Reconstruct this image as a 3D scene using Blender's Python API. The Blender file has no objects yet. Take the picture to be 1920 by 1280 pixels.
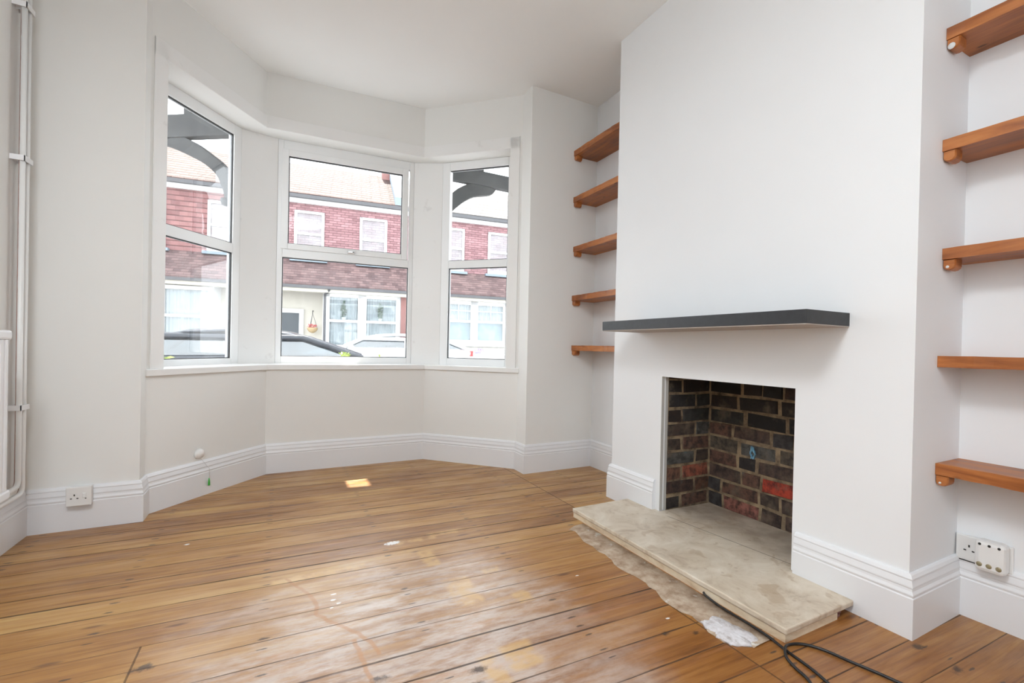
import bpy, math, random
from mathutils import Vector, Matrix

random.seed(7)
scene = bpy.context.scene
COL = scene.collection

# ------------------------------------------------------------------ camera
cam_d = bpy.data.cameras.new('camera')
cam = bpy.data.objects.new('camera', cam_d)
COL.objects.link(cam)
_r = Vector((math.cos(.50176), -math.sin(.50176), 0))
_f = Vector((math.sin(.50176) * math.cos(-.006088), math.cos(.50176) * math.cos(-.006088), math.sin(-.006088)))
_u = _r.cross(_f)
_roll = .0216
r2 = _r * math.cos(_roll) + _u * math.sin(_roll)
u2 = _u * math.cos(_roll) - _r * math.sin(_roll)
cam.matrix_world = Matrix(((r2.x, u2.x, -_f.x, -1.7645), (r2.y, u2.y, -_f.y, -2.9460), (r2.z, u2.z, -_f.z, .8907), (0, 0, 0, 1)))
cam_d.sensor_fit = 'HORIZONTAL'
cam_d.sensor_width = 36
cam_d.lens = 878.834 / 1920 * 36
cam_d.shift_x = -48.37 / 1920
cam_d.shift_y = 17.2 / 1920
cam_d.clip_start = .02
scene.camera = cam

# ------------------------------------------------------------------ world, sun, lamps, exposure
world = bpy.data.worlds.new('sky')
scene.world = world
world.use_nodes = True
wn = world.node_tree.nodes
bg = wn['Background']
bg.inputs[0].default_value = (.89, .95, 1, 1)
bg.inputs[1].default_value = 2.9

sun_d = bpy.data.lights.new('sun', 'SUN')
sun_d.energy = 11
sun_d.angle = .0093
sun_d.color = (1, .95, .86)
sun = bpy.data.objects.new('sun', sun_d)
COL.objects.link(sun)
sun.rotation_euler = (math.radians(-28), 0, 0)      # high sun straight in front of the bay
sun.location = (-1.3, 6, 9)

lamp_d = bpy.data.lights.new('fill_lamp_light', 'AREA')  # fill light added out of view to lift the interior
lamp_d.shape = 'DISK'
lamp_d.size = .85
lamp_d.energy = 31
lamp_d.color = (.90, .955, 1)
lamp_o = bpy.data.objects.new('fill_lamp_light', lamp_d)
COL.objects.link(lamp_o)
lamp_o.location = (-2.28, -2.75, 2.61)

scene.view_settings.view_transform = 'Standard'
scene.view_settings.look = 'None'
scene.view_settings.exposure = .88
scene.view_settings.gamma = 1
scene.view_settings.use_curve_mapping = False
scene.cycles.max_bounces = 10
scene.cycles.diffuse_bounces = 6
scene.cycles.transparent_max_bounces = 16
scene.cycles.caustics_reflective = False
scene.cycles.use_denoising = True
scene.cycles.sample_clamp_indirect = 8


# ------------------------------------------------------------------ node expressions
def srgb(r, g, b):
    f = lambda c: (c / 255) / 12.92 if c / 255 <= .04045 else ((c / 255 + .055) / 1.055) ** 2.4
    return (f(r), f(g), f(b), 1)


class X:
    """A float socket with arithmetic."""
    def __init__(s, nt, sock):
        s.nt, s.s = nt, sock

    def m(s, op, b=None, c=None):
        n = s.nt.nodes.new('ShaderNodeMath')
        n.operation = op
        for i, v in enumerate((s, b, c)):
            if v is None:
                continue
            if isinstance(v, X):
                s.nt.links.new(v.s, n.inputs[i])
            else:
                n.inputs[i].default_value = v
        return X(s.nt, n.outputs[0])

    def __add__(s, o): return s.m('ADD', o)
    def __sub__(s, o): return s.m('SUBTRACT', o)
    def __mul__(s, o): return s.m('MULTIPLY', o)
    def __truediv__(s, o): return s.m('DIVIDE', o)
    def floor(s): return s.m('FLOOR')
    def fract(s): return s.m('FRACT')
    def abs(s): return s.m('ABSOLUTE')
    def lt(s, o): return s.m('LESS_THAN', o)
    def gt(s, o): return s.m('GREATER_THAN', o)
    def mx(s, o): return s.m('MAXIMUM', o)
    def mn(s, o): return s.m('MINIMUM', o)

    def step(s, a, b, lo=0., hi=1.):
        n = s.nt.nodes.new('ShaderNodeMapRange')
        n.interpolation_type = 'SMOOTHSTEP'
        s.nt.links.new(s.s, n.inputs[0])
        n.inputs[1].default_value, n.inputs[2].default_value = a, b
        n.inputs[3].default_value, n.inputs[4].default_value = lo, hi
        return X(s.nt, n.outputs[0])


class NT:
    def __init__(s, name):
        s.mat = bpy.data.materials.new(name)
        s.mat.use_nodes = True
        s.nt = s.mat.node_tree
        s.p = s.nt.nodes['Principled BSDF']
        s.out = s.nt.nodes['Material Output']
        s._pos = None

    def new(s, t): return s.nt.nodes.new(t)

    def link(s, a, b): s.nt.links.new(a.s if isinstance(a, X) else a, b)

    def xyz(s, kind='world'):
        if kind == 'world':
            sock = s.new('ShaderNodeNewGeometry').outputs['Position']
        else:
            sock = s.new('ShaderNodeTexCoord').outputs['Object']
        n = s.new('ShaderNodeSeparateXYZ')
        s.nt.links.new(sock, n.inputs[0])
        return [X(s.nt, n.outputs[i]) for i in range(3)]

    def vec(s, x, y, z):
        n = s.new('ShaderNodeCombineXYZ')
        for i, v in enumerate((x, y, z)):
            if isinstance(v, X):
                s.link(v, n.inputs[i])
            else:
                n.inputs[i].default_value = v
        return n.outputs[0]

    def noise(s, v, scale=1, detail=3, rough=.5, dist=0):
        n = s.new('ShaderNodeTexNoise')
        s.nt.links.new(v, n.inputs['Vector'])
        n.inputs['Scale'].default_value = scale
        n.inputs['Detail'].default_value = detail
        n.inputs['Roughness'].default_value = rough
        n.inputs['Distortion'].default_value = dist
        return X(s.nt, n.outputs[0])

    def voro(s, v, scale=1, rnd=1, out='Distance'):
        n = s.new('ShaderNodeTexVoronoi')
        s.nt.links.new(v, n.inputs['Vector'])
        n.inputs['Scale'].default_value = scale
        n.inputs['Randomness'].default_value = rnd
        return X(s.nt, n.outputs[out])

    def white(s, a):
        n = s.new('ShaderNodeTexWhiteNoise')
        n.noise_dimensions = '1D'
        s.link(a, n.inputs['W'])
        return X(s.nt, n.outputs[0])

    def ramp(s, f, stops, interp='LINEAR'):
        n = s.new('ShaderNodeValToRGB')
        n.color_ramp.interpolation = interp
        e = n.color_ramp.elements
        while len(e) < len(stops):
            e.new(.5)
        for el, (p, c) in zip(e, stops):
            el.position, el.color = p, c
        s.link(f, n.inputs[0])
        return n.outputs[0]

    def mix(s, f, a, b, mode='MIX'):
        n = s.new('ShaderNodeMix')
        n.data_type = 'RGBA'
        n.blend_type = mode
        n.clamp_factor = True
        for i, v in ((0, f), (6, a), (7, b)):
            if isinstance(v, X):
                s.link(v, n.inputs[i])
            elif isinstance(v, bpy.types.NodeSocket):
                s.nt.links.new(v, n.inputs[i])
            else:
                n.inputs[i].default_value = v
        return n.outputs[2]

    def bump(s, h, strength=.2, dist=.002):
        n = s.new('ShaderNodeBump')
        n.inputs['Strength'].default_value = strength
        n.inputs['Distance'].default_value = dist
        s.link(h, n.inputs['Height'])
        s.nt.links.new(n.outputs[0], s.p.inputs['Normal'])

    def col(s, c):
        if isinstance(c, bpy.types.NodeSocket):
            s.nt.links.new(c, s.p.inputs['Base Color'])
        else:
            s.p.inputs['Base Color'].default_value = c

    def rough(s, v):
        if isinstance(v, X):
            s.link(v, s.p.inputs['Roughness'])
        else:
            s.p.inputs['Roughness'].default_value = v


def plain(name, c, rough=.5, metal=0., var=.04, scale=6., spec=.5):
    m = NT(name)
    x, y, z = m.xyz('object')
    n = m.noise(m.vec(x, y, z), scale, 4)
    d = tuple(v * (1 - var * 2) for v in c[:3]) + (1,)
    m.col(m.ramp(n, [(.3, d), (.7, c)]))
    m.rough(rough)
    m.p.inputs['Metallic'].default_value = metal
    m.p.inputs['Specular IOR Level'].default_value = spec
    return m.mat


# ------------------------------------------------------------------ materials
def wall_paint(name, c, rough=.62, marks=0.):
    m = NT(name)
    x, y, z = m.xyz()
    n = m.noise(m.vec(x, y, z), 1.6, 3)
    a = m.ramp(n, [(.3, tuple(v * .975 for v in c[:3]) + (1,)), (.7, c)])
    if marks:
        k = m.noise(m.vec(x, y, z), 9, 6, .65).step(.62, .74) * marks
        k2 = m.voro(m.vec(x, y, z * .6), 9).step(.015, .035, 1, 0) * m.noise(m.vec(x, y, z), 2).step(.5, .6) * .35
        a = m.mix(k.mx(k2), a, srgb(150, 146, 140))
    m.col(a)
    m.rough(rough)
    m.p.inputs['Specular IOR Level'].default_value = .3
    m.bump(m.noise(m.vec(x, y, z), 55, 3), .06, .002)
    return m.mat


M_WALL = wall_paint('white_wall_paint', (.785, .80, .815, 1))
M_WALLW = wall_paint('warm_white_wall_paint', (.775, .775, .755, 1))
M_CEIL = wall_paint('white_ceiling_paint', (.865, .873, .865, 1), .8)
M_TRIM = wall_paint('worn_white_gloss_paint', (.80, .80, .79, 1), .35, .2)
M_SKIRT = wall_paint('white_skirting_gloss', (.755, .765, .785, 1), .3)
M_PVC = plain('white_window_plastic', (.80, .81, .81, 1), .28, 0, .01)
M_GASKET = plain('black_window_gasket', (.012, .012, .013, 1), .5)
M_SPACER = plain('grey_glazing_spacer', (.35, .36, .37, 1), .4, .6)
M_CHROME = plain('chrome', (.75, .75, .75, 1), .2, 1)
M_WPLAST = plain('white_socket_plastic', (.78, .78, .77, 1), .3, 0, .01)
M_HOLE = plain('dark_socket_hole', (.02, .018, .016, 1), .6)
M_GOLD = plain('brassy_button', (.32, .27, .16, 1), .35, .3)
M_BLACK = plain('black_cable_rubber', (.012, .011, .011, 1), .4)
M_RAD = plain('white_radiator_enamel', (.82, .83, .85, 1), .25, 0, .01)
M_CHARCOAL = plain('charcoal_shelf_laminate', (.028, .030, .034, 1), .45, 0, .15, 40)
M_UNDER = plain('pale_shelf_underside', (.42, .37, .33, 1), .6)
M_TAG = plain('green_tag_plastic', (.05, .42, .06, 1), .4)
M_REDPL = plain('red_switch_dot', (.5, .05, .04, 1), .4)


def glass_mat(name, dust=.035, refl=.05, tint=(1, 1, 1, 1)):
    m = NT(name)
    t = m.new('ShaderNodeBsdfTransparent'); t.inputs[0].default_value = tint
    g = m.new('ShaderNodeBsdfGlossy'); g.inputs['Roughness'].default_value = .02
    d = m.new('ShaderNodeBsdfDiffuse'); d.inputs[0].default_value = (.85, .85, .85, 1)
    lw = m.new('ShaderNodeLayerWeight'); lw.inputs[0].default_value = .3
    fr = X(m.nt, lw.outputs['Fresnel']) * .12 + refl * .2
    a = m.new('ShaderNodeMixShader'); m.link(fr, a.inputs[0]); m.nt.links.new(t.outputs[0], a.inputs[1]); m.nt.links.new(g.outputs[0], a.inputs[2])
    b = m.new('ShaderNodeMixShader')
    x, y, z = m.xyz()
    du = m.noise(m.vec(x, y, z), 5, 4).step(.35, .75, dust * .4, dust * 1.7)
    m.link(du, b.inputs[0]); m.nt.links.new(a.outputs[0], b.inputs[1]); m.nt.links.new(d.outputs[0], b.inputs[2])
    m.nt.links.new(b.outputs[0], m.out.inputs[0])
    return m.mat


M_GLASS = glass_mat('dusty_window_glass', .03, 0.)
M_FGLASS = glass_mat('pale_house_glass', .05, .3, (.93, .97, .98, 1))
M_CGLASS = glass_mat('tinted_car_glass', .012, .8, (.42, .48, .50, 1))


def shelf_wood():
    m = NT('reddish_brown_stained_pine')
    x, y, z = m.xyz()
    w = m.noise(m.vec(x * 1.0, y * .12, z), 26, 5, .6, .6)
    w2 = m.noise(m.vec(x, y * .25, z), 7, 3, .5, 1)
    c = m.ramp(w, [(.25, srgb(108, 60, 28)), (.43, srgb(154, 90, 44)), (.58, srgb(178, 110, 56)), (.8, srgb(196, 134, 76))])
    c = m.mix(w2.step(.52, .72) * .55, c, srgb(92, 48, 34))
    k = m.voro(m.vec(x * 1.4, y * .55, z * 1.4), 9).step(.05, .11, 1, 0)
    c = m.mix(k * .8, c, srgb(52, 26, 14))
    m.col(c)
    m.rough(w.step(.2, .8, .32, .5))
    m.bump(w, .25, .001)
    return m.mat


M_SHELF = shelf_wood()


def floor_mat():
    m = NT('worn_varnished_pine_boards')
    px, py, pz = m.xyz()
    yy = py + px * .035
    u = (yy + 1.677 - .035 * 1.15) / .118
    u = u + m.noise(m.vec(px * .6, 0, 0), 1, 1) * .10
    idx = u.floor()
    fr = u.fract()
    rnd = m.white(idx)
    rnd2 = m.white(idx + 37.3)
    rnd3 = m.white(idx + 91.7)
    # butt joints of boards, one line per few boards
    bx = px + 2.106 + (idx.gt(2.5) * 1.3) + idx.lt(-1.5) * 1.55
    seg = (bx / 3.1).floor()
    bid = m.white(idx * 3.7 + seg * 11.3)
    # grain
    gx = px * .8 + bid * 23
    g1 = m.noise(m.vec(gx, yy * 13 + bid * 7, 0), 2.6, 6, .62, .8)
    g2 = m.noise(m.vec(gx * .8, yy * 42, bid * 5), 3.0, 4, .6, .3)
    blot = m.noise(m.vec(px * .9, yy * 1.6, 3), 1.7, 4, .6)
    tone = (bid - .5) * .24 + (g1 - .5) * .95 + (g2 - .5) * .42 + (blot - .5) * .75 + .5
    c = m.ramp(tone, [(.10, srgb(96, 58, 27)), (.33, srgb(140, 94, 46)), (.52, srgb(163, 117, 61)), (.70, srgb(178, 136, 78)), (.92, srgb(196, 162, 106))])
    # redder, more saturated boards toward the hearth
    dh = ((px + .55) * (px + .55) * .8 + (py + 2.0) * (py + 2.0)).m('SQRT')
    c = m.mix(dh.step(.2, 1.35, .62, 0), c, m.ramp(tone, [(.15, srgb(88, 46, 18)), (.45, srgb(132, 78, 32)), (.8, srgb(164, 110, 54))]))
    # worn patch mid-room, paled in colour to imitate the window's reflection
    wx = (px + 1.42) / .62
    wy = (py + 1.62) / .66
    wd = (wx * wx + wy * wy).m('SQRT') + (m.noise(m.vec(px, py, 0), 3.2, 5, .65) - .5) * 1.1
    worn = wd.step(.45, 1.25, 1, 0)  # mask shared by the wear and the painted-in sheen
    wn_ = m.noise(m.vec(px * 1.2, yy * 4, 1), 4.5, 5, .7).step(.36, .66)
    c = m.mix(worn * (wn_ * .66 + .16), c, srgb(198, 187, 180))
    # pinkish worn streaks
    pk = m.noise(m.vec(px * .5, yy * 7, 9), 3, 4, .6).step(.56, .74) * wd.step(.8, 2.2, 1, .25)
    c = m.mix(pk * .4, c, srgb(190, 138, 110))
    # small scuffs
    sc = m.noise(m.vec(px * 7, yy * 15, 4), 2.4, 4, .7).step(.62, .78)
    c = m.mix(sc * .35, c, srgb(120, 84, 52))
    # knots
    vx = px * 2.3 + bid * 9
    kn = m.voro(m.vec(vx, yy * 8.5, 0), 1.15).step(.035, .12, 1, 0)
    c = m.mix(kn * .75, c, srgb(92, 52, 26))
    # nail marks in rows over the joists
    jx = (px + 2.02) / .445
    jf = (jx.fract() - .5).abs()
    nr = m.white(idx * 5.1 + jx.floor() * 17.9)
    for off, sd in ((.22, 0.), (.74, 3.3)):
        nn = m.white(idx * 2.3 + jx.floor() * 7.7 + sd)
        ex = (jf + (nn - .5) * .03) / (nn * .045 + .012)
        ey = (fr - off + (nn - .5) * .22) / (nr * .035 + .022)
        d = (ex * ex + ey * ey).m('SQRT') + (m.noise(m.vec(px * .7, yy, sd), 70, 3, .7) - .5) * 1.5
        c = m.mix(d.step(.55, 1.15, 1, 0) * nn.gt(.25) * .8, c, srgb(58, 46, 42))

    def rect(x0, x1, y0, y1, soft=.012, jag=.02):
        n = (m.noise(m.vec(px, py, x0 * 7), 38, 3) - .5) * jag
        return (px + n).step(x0 - soft, x0 + soft) * (px + n).step(x1 - soft, x1 + soft, 1, 0) * (py + n).step(y0 - soft, y0 + soft) * (py + n).step(y1 - soft, y1 + soft, 1, 0)

    # rows of pale unvarnished tape squares
    for r in ((-1.235, -1.175, -1.09, -.93), (-1.215, -1.12, -1.43, -1.23), (-1.02, -.96, -1.50, -1.42), (-1.19, -1.09, -1.80, -1.685),
              (-1.26, -1.205, -2.05, -1.70), (-1.30, -1.12, -.83, -.795), (-1.78, -1.45, -.995, -.945), (-1.15, -.98, -.805, -.765), (-1.05, -.98, -1.245, -1.20)):
        c = m.mix(rect(*r) * (m.noise(m.vec(px, py, 2), 22, 3).step(.3, .6, .1, .6)), c, srgb(206, 166, 104))
    # white paint drips
    for cx, cy, rr in ((-1.31, -.80, .03), (-1.585, -1.15, .008), (-1.59, -1.19, .009), (-1.575, -1.22, .008), (-1.60, -1.24, .006), (-.62, -1.80, .007), (-2.11, -.43, .012), (-.73, -1.42, .006)):
        ex = px - cx
        ey = py - cy
        d = (ex * ex * .3 + ey * ey).m('SQRT') + (m.noise(m.vec(px, py, 5), 80, 2) - .5) * rr
        c = m.mix(d.step(rr * .4, rr * .7, 1, 0), c, srgb(226, 224, 220))
    # long curved drip stain
    wob = (m.noise(m.vec(px, py, 7), 22, 3) - .5) * .016
    qx, qy = px + wob, py + wob * .6
    drips = [[(-1.733, -.96), (-1.673, -1.088), (-1.643, -1.193), (-1.647, -1.259), (-1.616, -1.318), (-1.561, -1.395), (-1.515, -1.485), (-1.501, -1.555)], [(-1.557, -1.459), (-1.539, -1.669)]]
    st = None
    for line in drips:
        for (ax_, ay_), (bx_, by_) in zip(line, line[1:]):
            ex_, ey_ = bx_ - ax_, by_ - ay_
            tt = (((qx - ax_) * ex_ + (qy - ay_) * ey_) / (ex_ * ex_ + ey_ * ey_)).mx(0.).mn(1.)
            dx_ = qx - ax_ - tt * ex_
            dy_ = qy - ay_ - tt * ey_
            d = (dx_ * dx_ + dy_ * dy_).m('SQRT')
            st = d if st is None else st.mn(d)
    c = m.mix(st.step(.003, .010, 1, 0) * .6, c, srgb(172, 116, 58))
    # dark stains near the chimney corner
    for cx, cy, rr in ((-.062, -2.365, .035), (-.04, -2.262, .028), (-.69, -1.86, .022), (-.60, -1.90, .02), (-2.08, -1.33, .035), (-1.52, -1.66, .03), (-1.3, -1.8, .03), (-1.27, -1.75, .03)):
        ex = px - cx
        ey = py - cy
        d = (ex * ex + ey * ey * 2.5).m('SQRT') + (m.noise(m.vec(px, py, cx), 26, 4, .7) - .5) * rr * 2.4
        c = m.mix(d.step(rr * .3, rr, .85, 0), c, srgb(52, 34, 24))
    # gaps between boards
    gapw = rnd2 * .034 + .014
    gd = (fr - .5).abs() * -1 + .5
    n2 = m.noise(m.vec(px * 2, idx * 3.1, 0), 2, 3).step(.34, .58, .25, 1)
    gap = (gapw - gd).step(-.004, .012) * n2
    jn = ((bx / 3.1).fract() - .5).abs() * -1 + .5
    joint = jn.lt(.0009)
    g = gap.mx(joint * .75)
    c = m.mix(g * .85, c, srgb(44, 26, 14))
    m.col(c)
    m.rough((m.noise(m.vec(px * 1.3, yy * 5, 8), 4, 5, .65).step(.3, .75, .30, .55) + g * .3).mn(.9))
    m.p.inputs['Specular IOR Level'].default_value = .5
    m.p.inputs['Coat Weight'].default_value = .22
    m.p.inputs['Coat Roughness'].default_value = .24
    cup = (fr - .5) * (fr - .5) * .8
    m.bump(g * -1.0 + g1 * .16 + cup + blot * .12 + rnd3 * .2, .5, .003)
    return m.mat


M_FLOOR = floor_mat()


def brick_mat():
    m = NT('sooty_fireplace_brick')
    x, y, z = m.xyz()
    at = m.new('ShaderNodeAttribute'); at.attribute_name = 'tone'
    n = m.noise(m.vec(x, y, z), 22, 6, .7)
    n2 = m.noise(m.vec(x, y, z), 9, 4, .6)
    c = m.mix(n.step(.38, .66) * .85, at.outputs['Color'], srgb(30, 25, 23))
    c = m.mix(n2.step(.54, .72) * .6, c, srgb(104, 92, 78))
    c = m.mix(m.noise(m.vec(x, y, z + 5), 14, 4).step(.66, .78) * .55, c, srgb(70, 92, 92))
    m.col(c)
    m.rough(.85)
    m.bump(n, .9, .006)
    return m.mat


M_BRICK = brick_mat()


def mortar_mat():
    m = NT('crumbling_lime_mortar')
    x, y, z = m.xyz()
    n = m.noise(m.vec(x, y, z), 16, 5, .65)
    m.col(m.ramp(n, [(.3, srgb(70, 58, 48)), (.5, srgb(126, 108, 86)), (.75, srgb(164, 144, 114))]))
    m.rough(.95)
    m.bump(n, .8, .006)
    return m.mat


M_MORTAR = mortar_mat()


def marble_mat():
    m = NT('beige_marble_slab')
    x, y, z = m.xyz()
    v = m.vec(x, y, z)
    n = m.noise(v, 6, 6, .65, .8)
    c = m.ramp(n, [(.28, srgb(166, 146, 124)), (.43, srgb(200, 186, 166)), (.6, srgb(214, 203, 186)), (.8, srgb(226, 218, 204))])
    b = m.noise(v, 11, 3, .5, 1.2).step(.58, .68)
    c = m.mix(b * .5, c, srgb(170, 146, 118))
    p = m.voro(v, 26).step(.10, .24, 1, 0) * m.noise(v, 5).step(.45, .6)
    c = m.mix(p * .35, c, srgb(146, 118, 92))
    # dust and ash toward the firebox
    d = x.step(-.05, .2) * m.noise(v, 8, 4).step(.3, .65, .45, .95)
    c = m.mix(d * .75, c, srgb(124, 108, 92))
    # seam between hearth and firebox slab
    sm = (x - .012 - (y + 1.5) * -.10).abs().step(.0012, .003, 1, 0) * y.step(-1.9, -1.82) * y.step(-1.2, -1.15, 1, 0)
    c = m.mix(sm * .8, c, srgb(70, 58, 46))
    m.col(c)
    m.rough(m.noise(v, 9, 3).step(.3, .7, .38, .6))
    return m.mat


M_MARBLE = marble_mat()


def riser_mat():
    m = NT('travertine_hearth_edge')
    x, y, z = m.xyz()
    v = m.vec(x, y, z * 3)
    n = m.noise(v, 9, 6, .7, .5)
    m.col(m.ramp(n, [(.22, srgb(160, 134, 106)), (.40, srgb(206, 186, 158)), (.62, srgb(222, 208, 184)), (.85, srgb(230, 220, 202))]))
    m.rough(.6)
    m.bump(n, .4, .003)
    return m.mat


M_RISER = riser_mat()


def cement_mat():
    m = NT('rough_floor_cement')
    x, y, z = m.xyz()
    v = m.vec(x, y, z)
    n = m.noise(v, 18, 6, .7)
    c = m.ramp(n, [(.28, srgb(126, 100, 78)), (.45, srgb(168, 146, 124)), (.6, srgb(188, 170, 150)), (.8, srgb(206, 194, 180))])
    b = m.noise(v, 7, 4, .6)
    c = m.mix(b.step(.56, .7) * .6, c, srgb(128, 96, 68))
    c = m.mix(m.noise(v, 13, 5, .6).step(.63, .70) * .8, c, srgb(214, 214, 210))
    m.col(c)
    m.rough(.85)
    m.bump(n, .8, .004)
    return m.mat


M_CEMENT = cement_mat()


def plaster_mat():
    m = NT('spilt_white_plaster')
    x, y, z = m.xyz()
    n = m.noise(m.vec(x, y, z), 24, 5, .7)
    m.col(m.ramp(n, [(.3, srgb(160, 150, 146)), (.5, srgb(205, 202, 204)), (.75, srgb(228, 228, 232))]))
    m.rough(.8)
    m.bump(n, .9, .005)
    return m.mat


M_PLASTER = plaster_mat()


def pipe_mat():
    m = NT('white_painted_copper_pipe')
    g = m.new('ShaderNodeNewGeometry')
    n = m.new('ShaderNodeSeparateXYZ')
    m.nt.links.new(g.outputs['Normal'], n.inputs[0])
    x, y, z = m.xyz()
    k = (X(m.nt, n.outputs[0]) + (m.noise(m.vec(x, y, z), 30, 3) - .5) * .25).step(-.62, -.45, 1, 0)
    m.col(m.mix(k, (.76, .76, .75, 1), srgb(164, 122, 110)))
    m.rough(.35)
    return m.mat


M_PIPE = pipe_mat()

# outdoors
def tile_mat(name, a, b, sx, sz, wavy=False, perp=.6, edge=.22):
    m = NT(name)
    x, y, z = m.xyz('object')
    n = m.noise(m.vec(x, y, z), 1.6, 5, .65)
    row = (z / sz).floor()
    cidx = (x / sx + row * .5).floor()
    rr = m.white(row * 13.1 + cidx * 7.7)
    c = m.ramp(rr * .55 + n * .45, [(.2, a), (.8, b)])
    e = (z / sz).fract().step(0, edge, 1, 0)
    e2 = ((x / sx + row * .5).fract() - .5).abs().step(.42, .5)
    dk = e.mx(e2 * perp)
    c = m.mix(dk * .75, c, tuple(v * .35 for v in a[:3]) + (1,))
    m.col(c)
    m.rough(.85)
    h = (x / sx * 6.2832).m('SINE') * .5 if wavy else rr * .3
    m.bump(h - dk, .6, .03)
    return m.mat


M_PANTILE = tile_mat('weathered_clay_pantiles', srgb(58, 38, 34), srgb(86, 64, 58), .30, .135, True, .6, .35)
M_SLATE = tile_mat('pale_grey_slates', srgb(76, 72, 70), srgb(98, 94, 92), .3, .2)
M_HUNG = tile_mat('red_hung_tiles', srgb(112, 76, 76), srgb(138, 98, 96), .20, .14, False, .12, .3)
M_REDBRICK = tile_mat('red_street_brick', srgb(122, 88, 91), srgb(152, 116, 118), .225, .075)
M_CANOPY = tile_mat('brown_lean_to_tiles', srgb(76, 58, 58), srgb(112, 90, 88), .17, .085, False, .3)
M_CREAM = plain('cream_render', (.62, .59, .52, 1), .85)
M_OUTW = plain('white_outdoor_paint', (.72, .73, .73, 1), .5)
M_LEAD = plain('bluish_lead', (.19, .24, .28, 1), .6)
M_GUTTER = plain('dark_gutter', (.07, .07, .075, 1), .5)
M_CURT = plain('net_curtain', (.36, .37, .38, 1), .9, 0, .06, 20)
M_ROOMDARK = plain('dim_blue_room', (.25, .32, .35, 1), .9)
M_PALEBLUE = plain('pale_blue_blind', (.46, .54, .60, 1), .9)
M_DOOR = plain('dark_front_door', (.055, .065, .075, 1), .35)
M_TIMBER = plain('dark_grey_painted_timber', (.070, .072, .072, 1), .7, 0, .15, 12)
M_ROAD = plain('grey_tarmac', (.17, .17, .18, 1), .9, 0, .15, 8)
M_PAVE = plain('pale_pavement', (.42, .41, .39, 1), .9, 0, .1, 4)
M_CARDK = plain('black_car_paint', (.030, .034, .042, 1), .18, .2, .02)
M_CARWH = plain('silver_white_car_paint', (.78, .80, .82, 1), .2, 0, .02)
M_CARIN = plain('dark_car_interior', (.08, .085, .09, 1), .8)
M_RED = plain('red_plastic', (.55, .03, .03, 1), .3)
M_TYRE = plain('tyre_rubber', (.02, .02, .02, 1), .8)
M_LEAF = plain('yellow_green_leaf', (.42, .55, .10, 1), .5, 0, .3, 30)
M_DKLEAF = plain('dark_green_leaf', (.06, .15, .06, 1), .6, 0, .3, 30)
M_FLOWER = plain('red_flower', (.62, .10, .10, 1), .6)
M_LILAC = plain('lilac_flower', (.42, .34, .70, 1), .6)
M_BASKET = plain('coir_basket', (.45, .33, .18, 1), .9)
M_BRICKCH = plain('red_chimney_brick', (.24, .12, .11, 1), .9)
M_STONE = plain('pale_garden_wall', (.62, .60, .56, 1), .9, 0, .12, 8)


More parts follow.
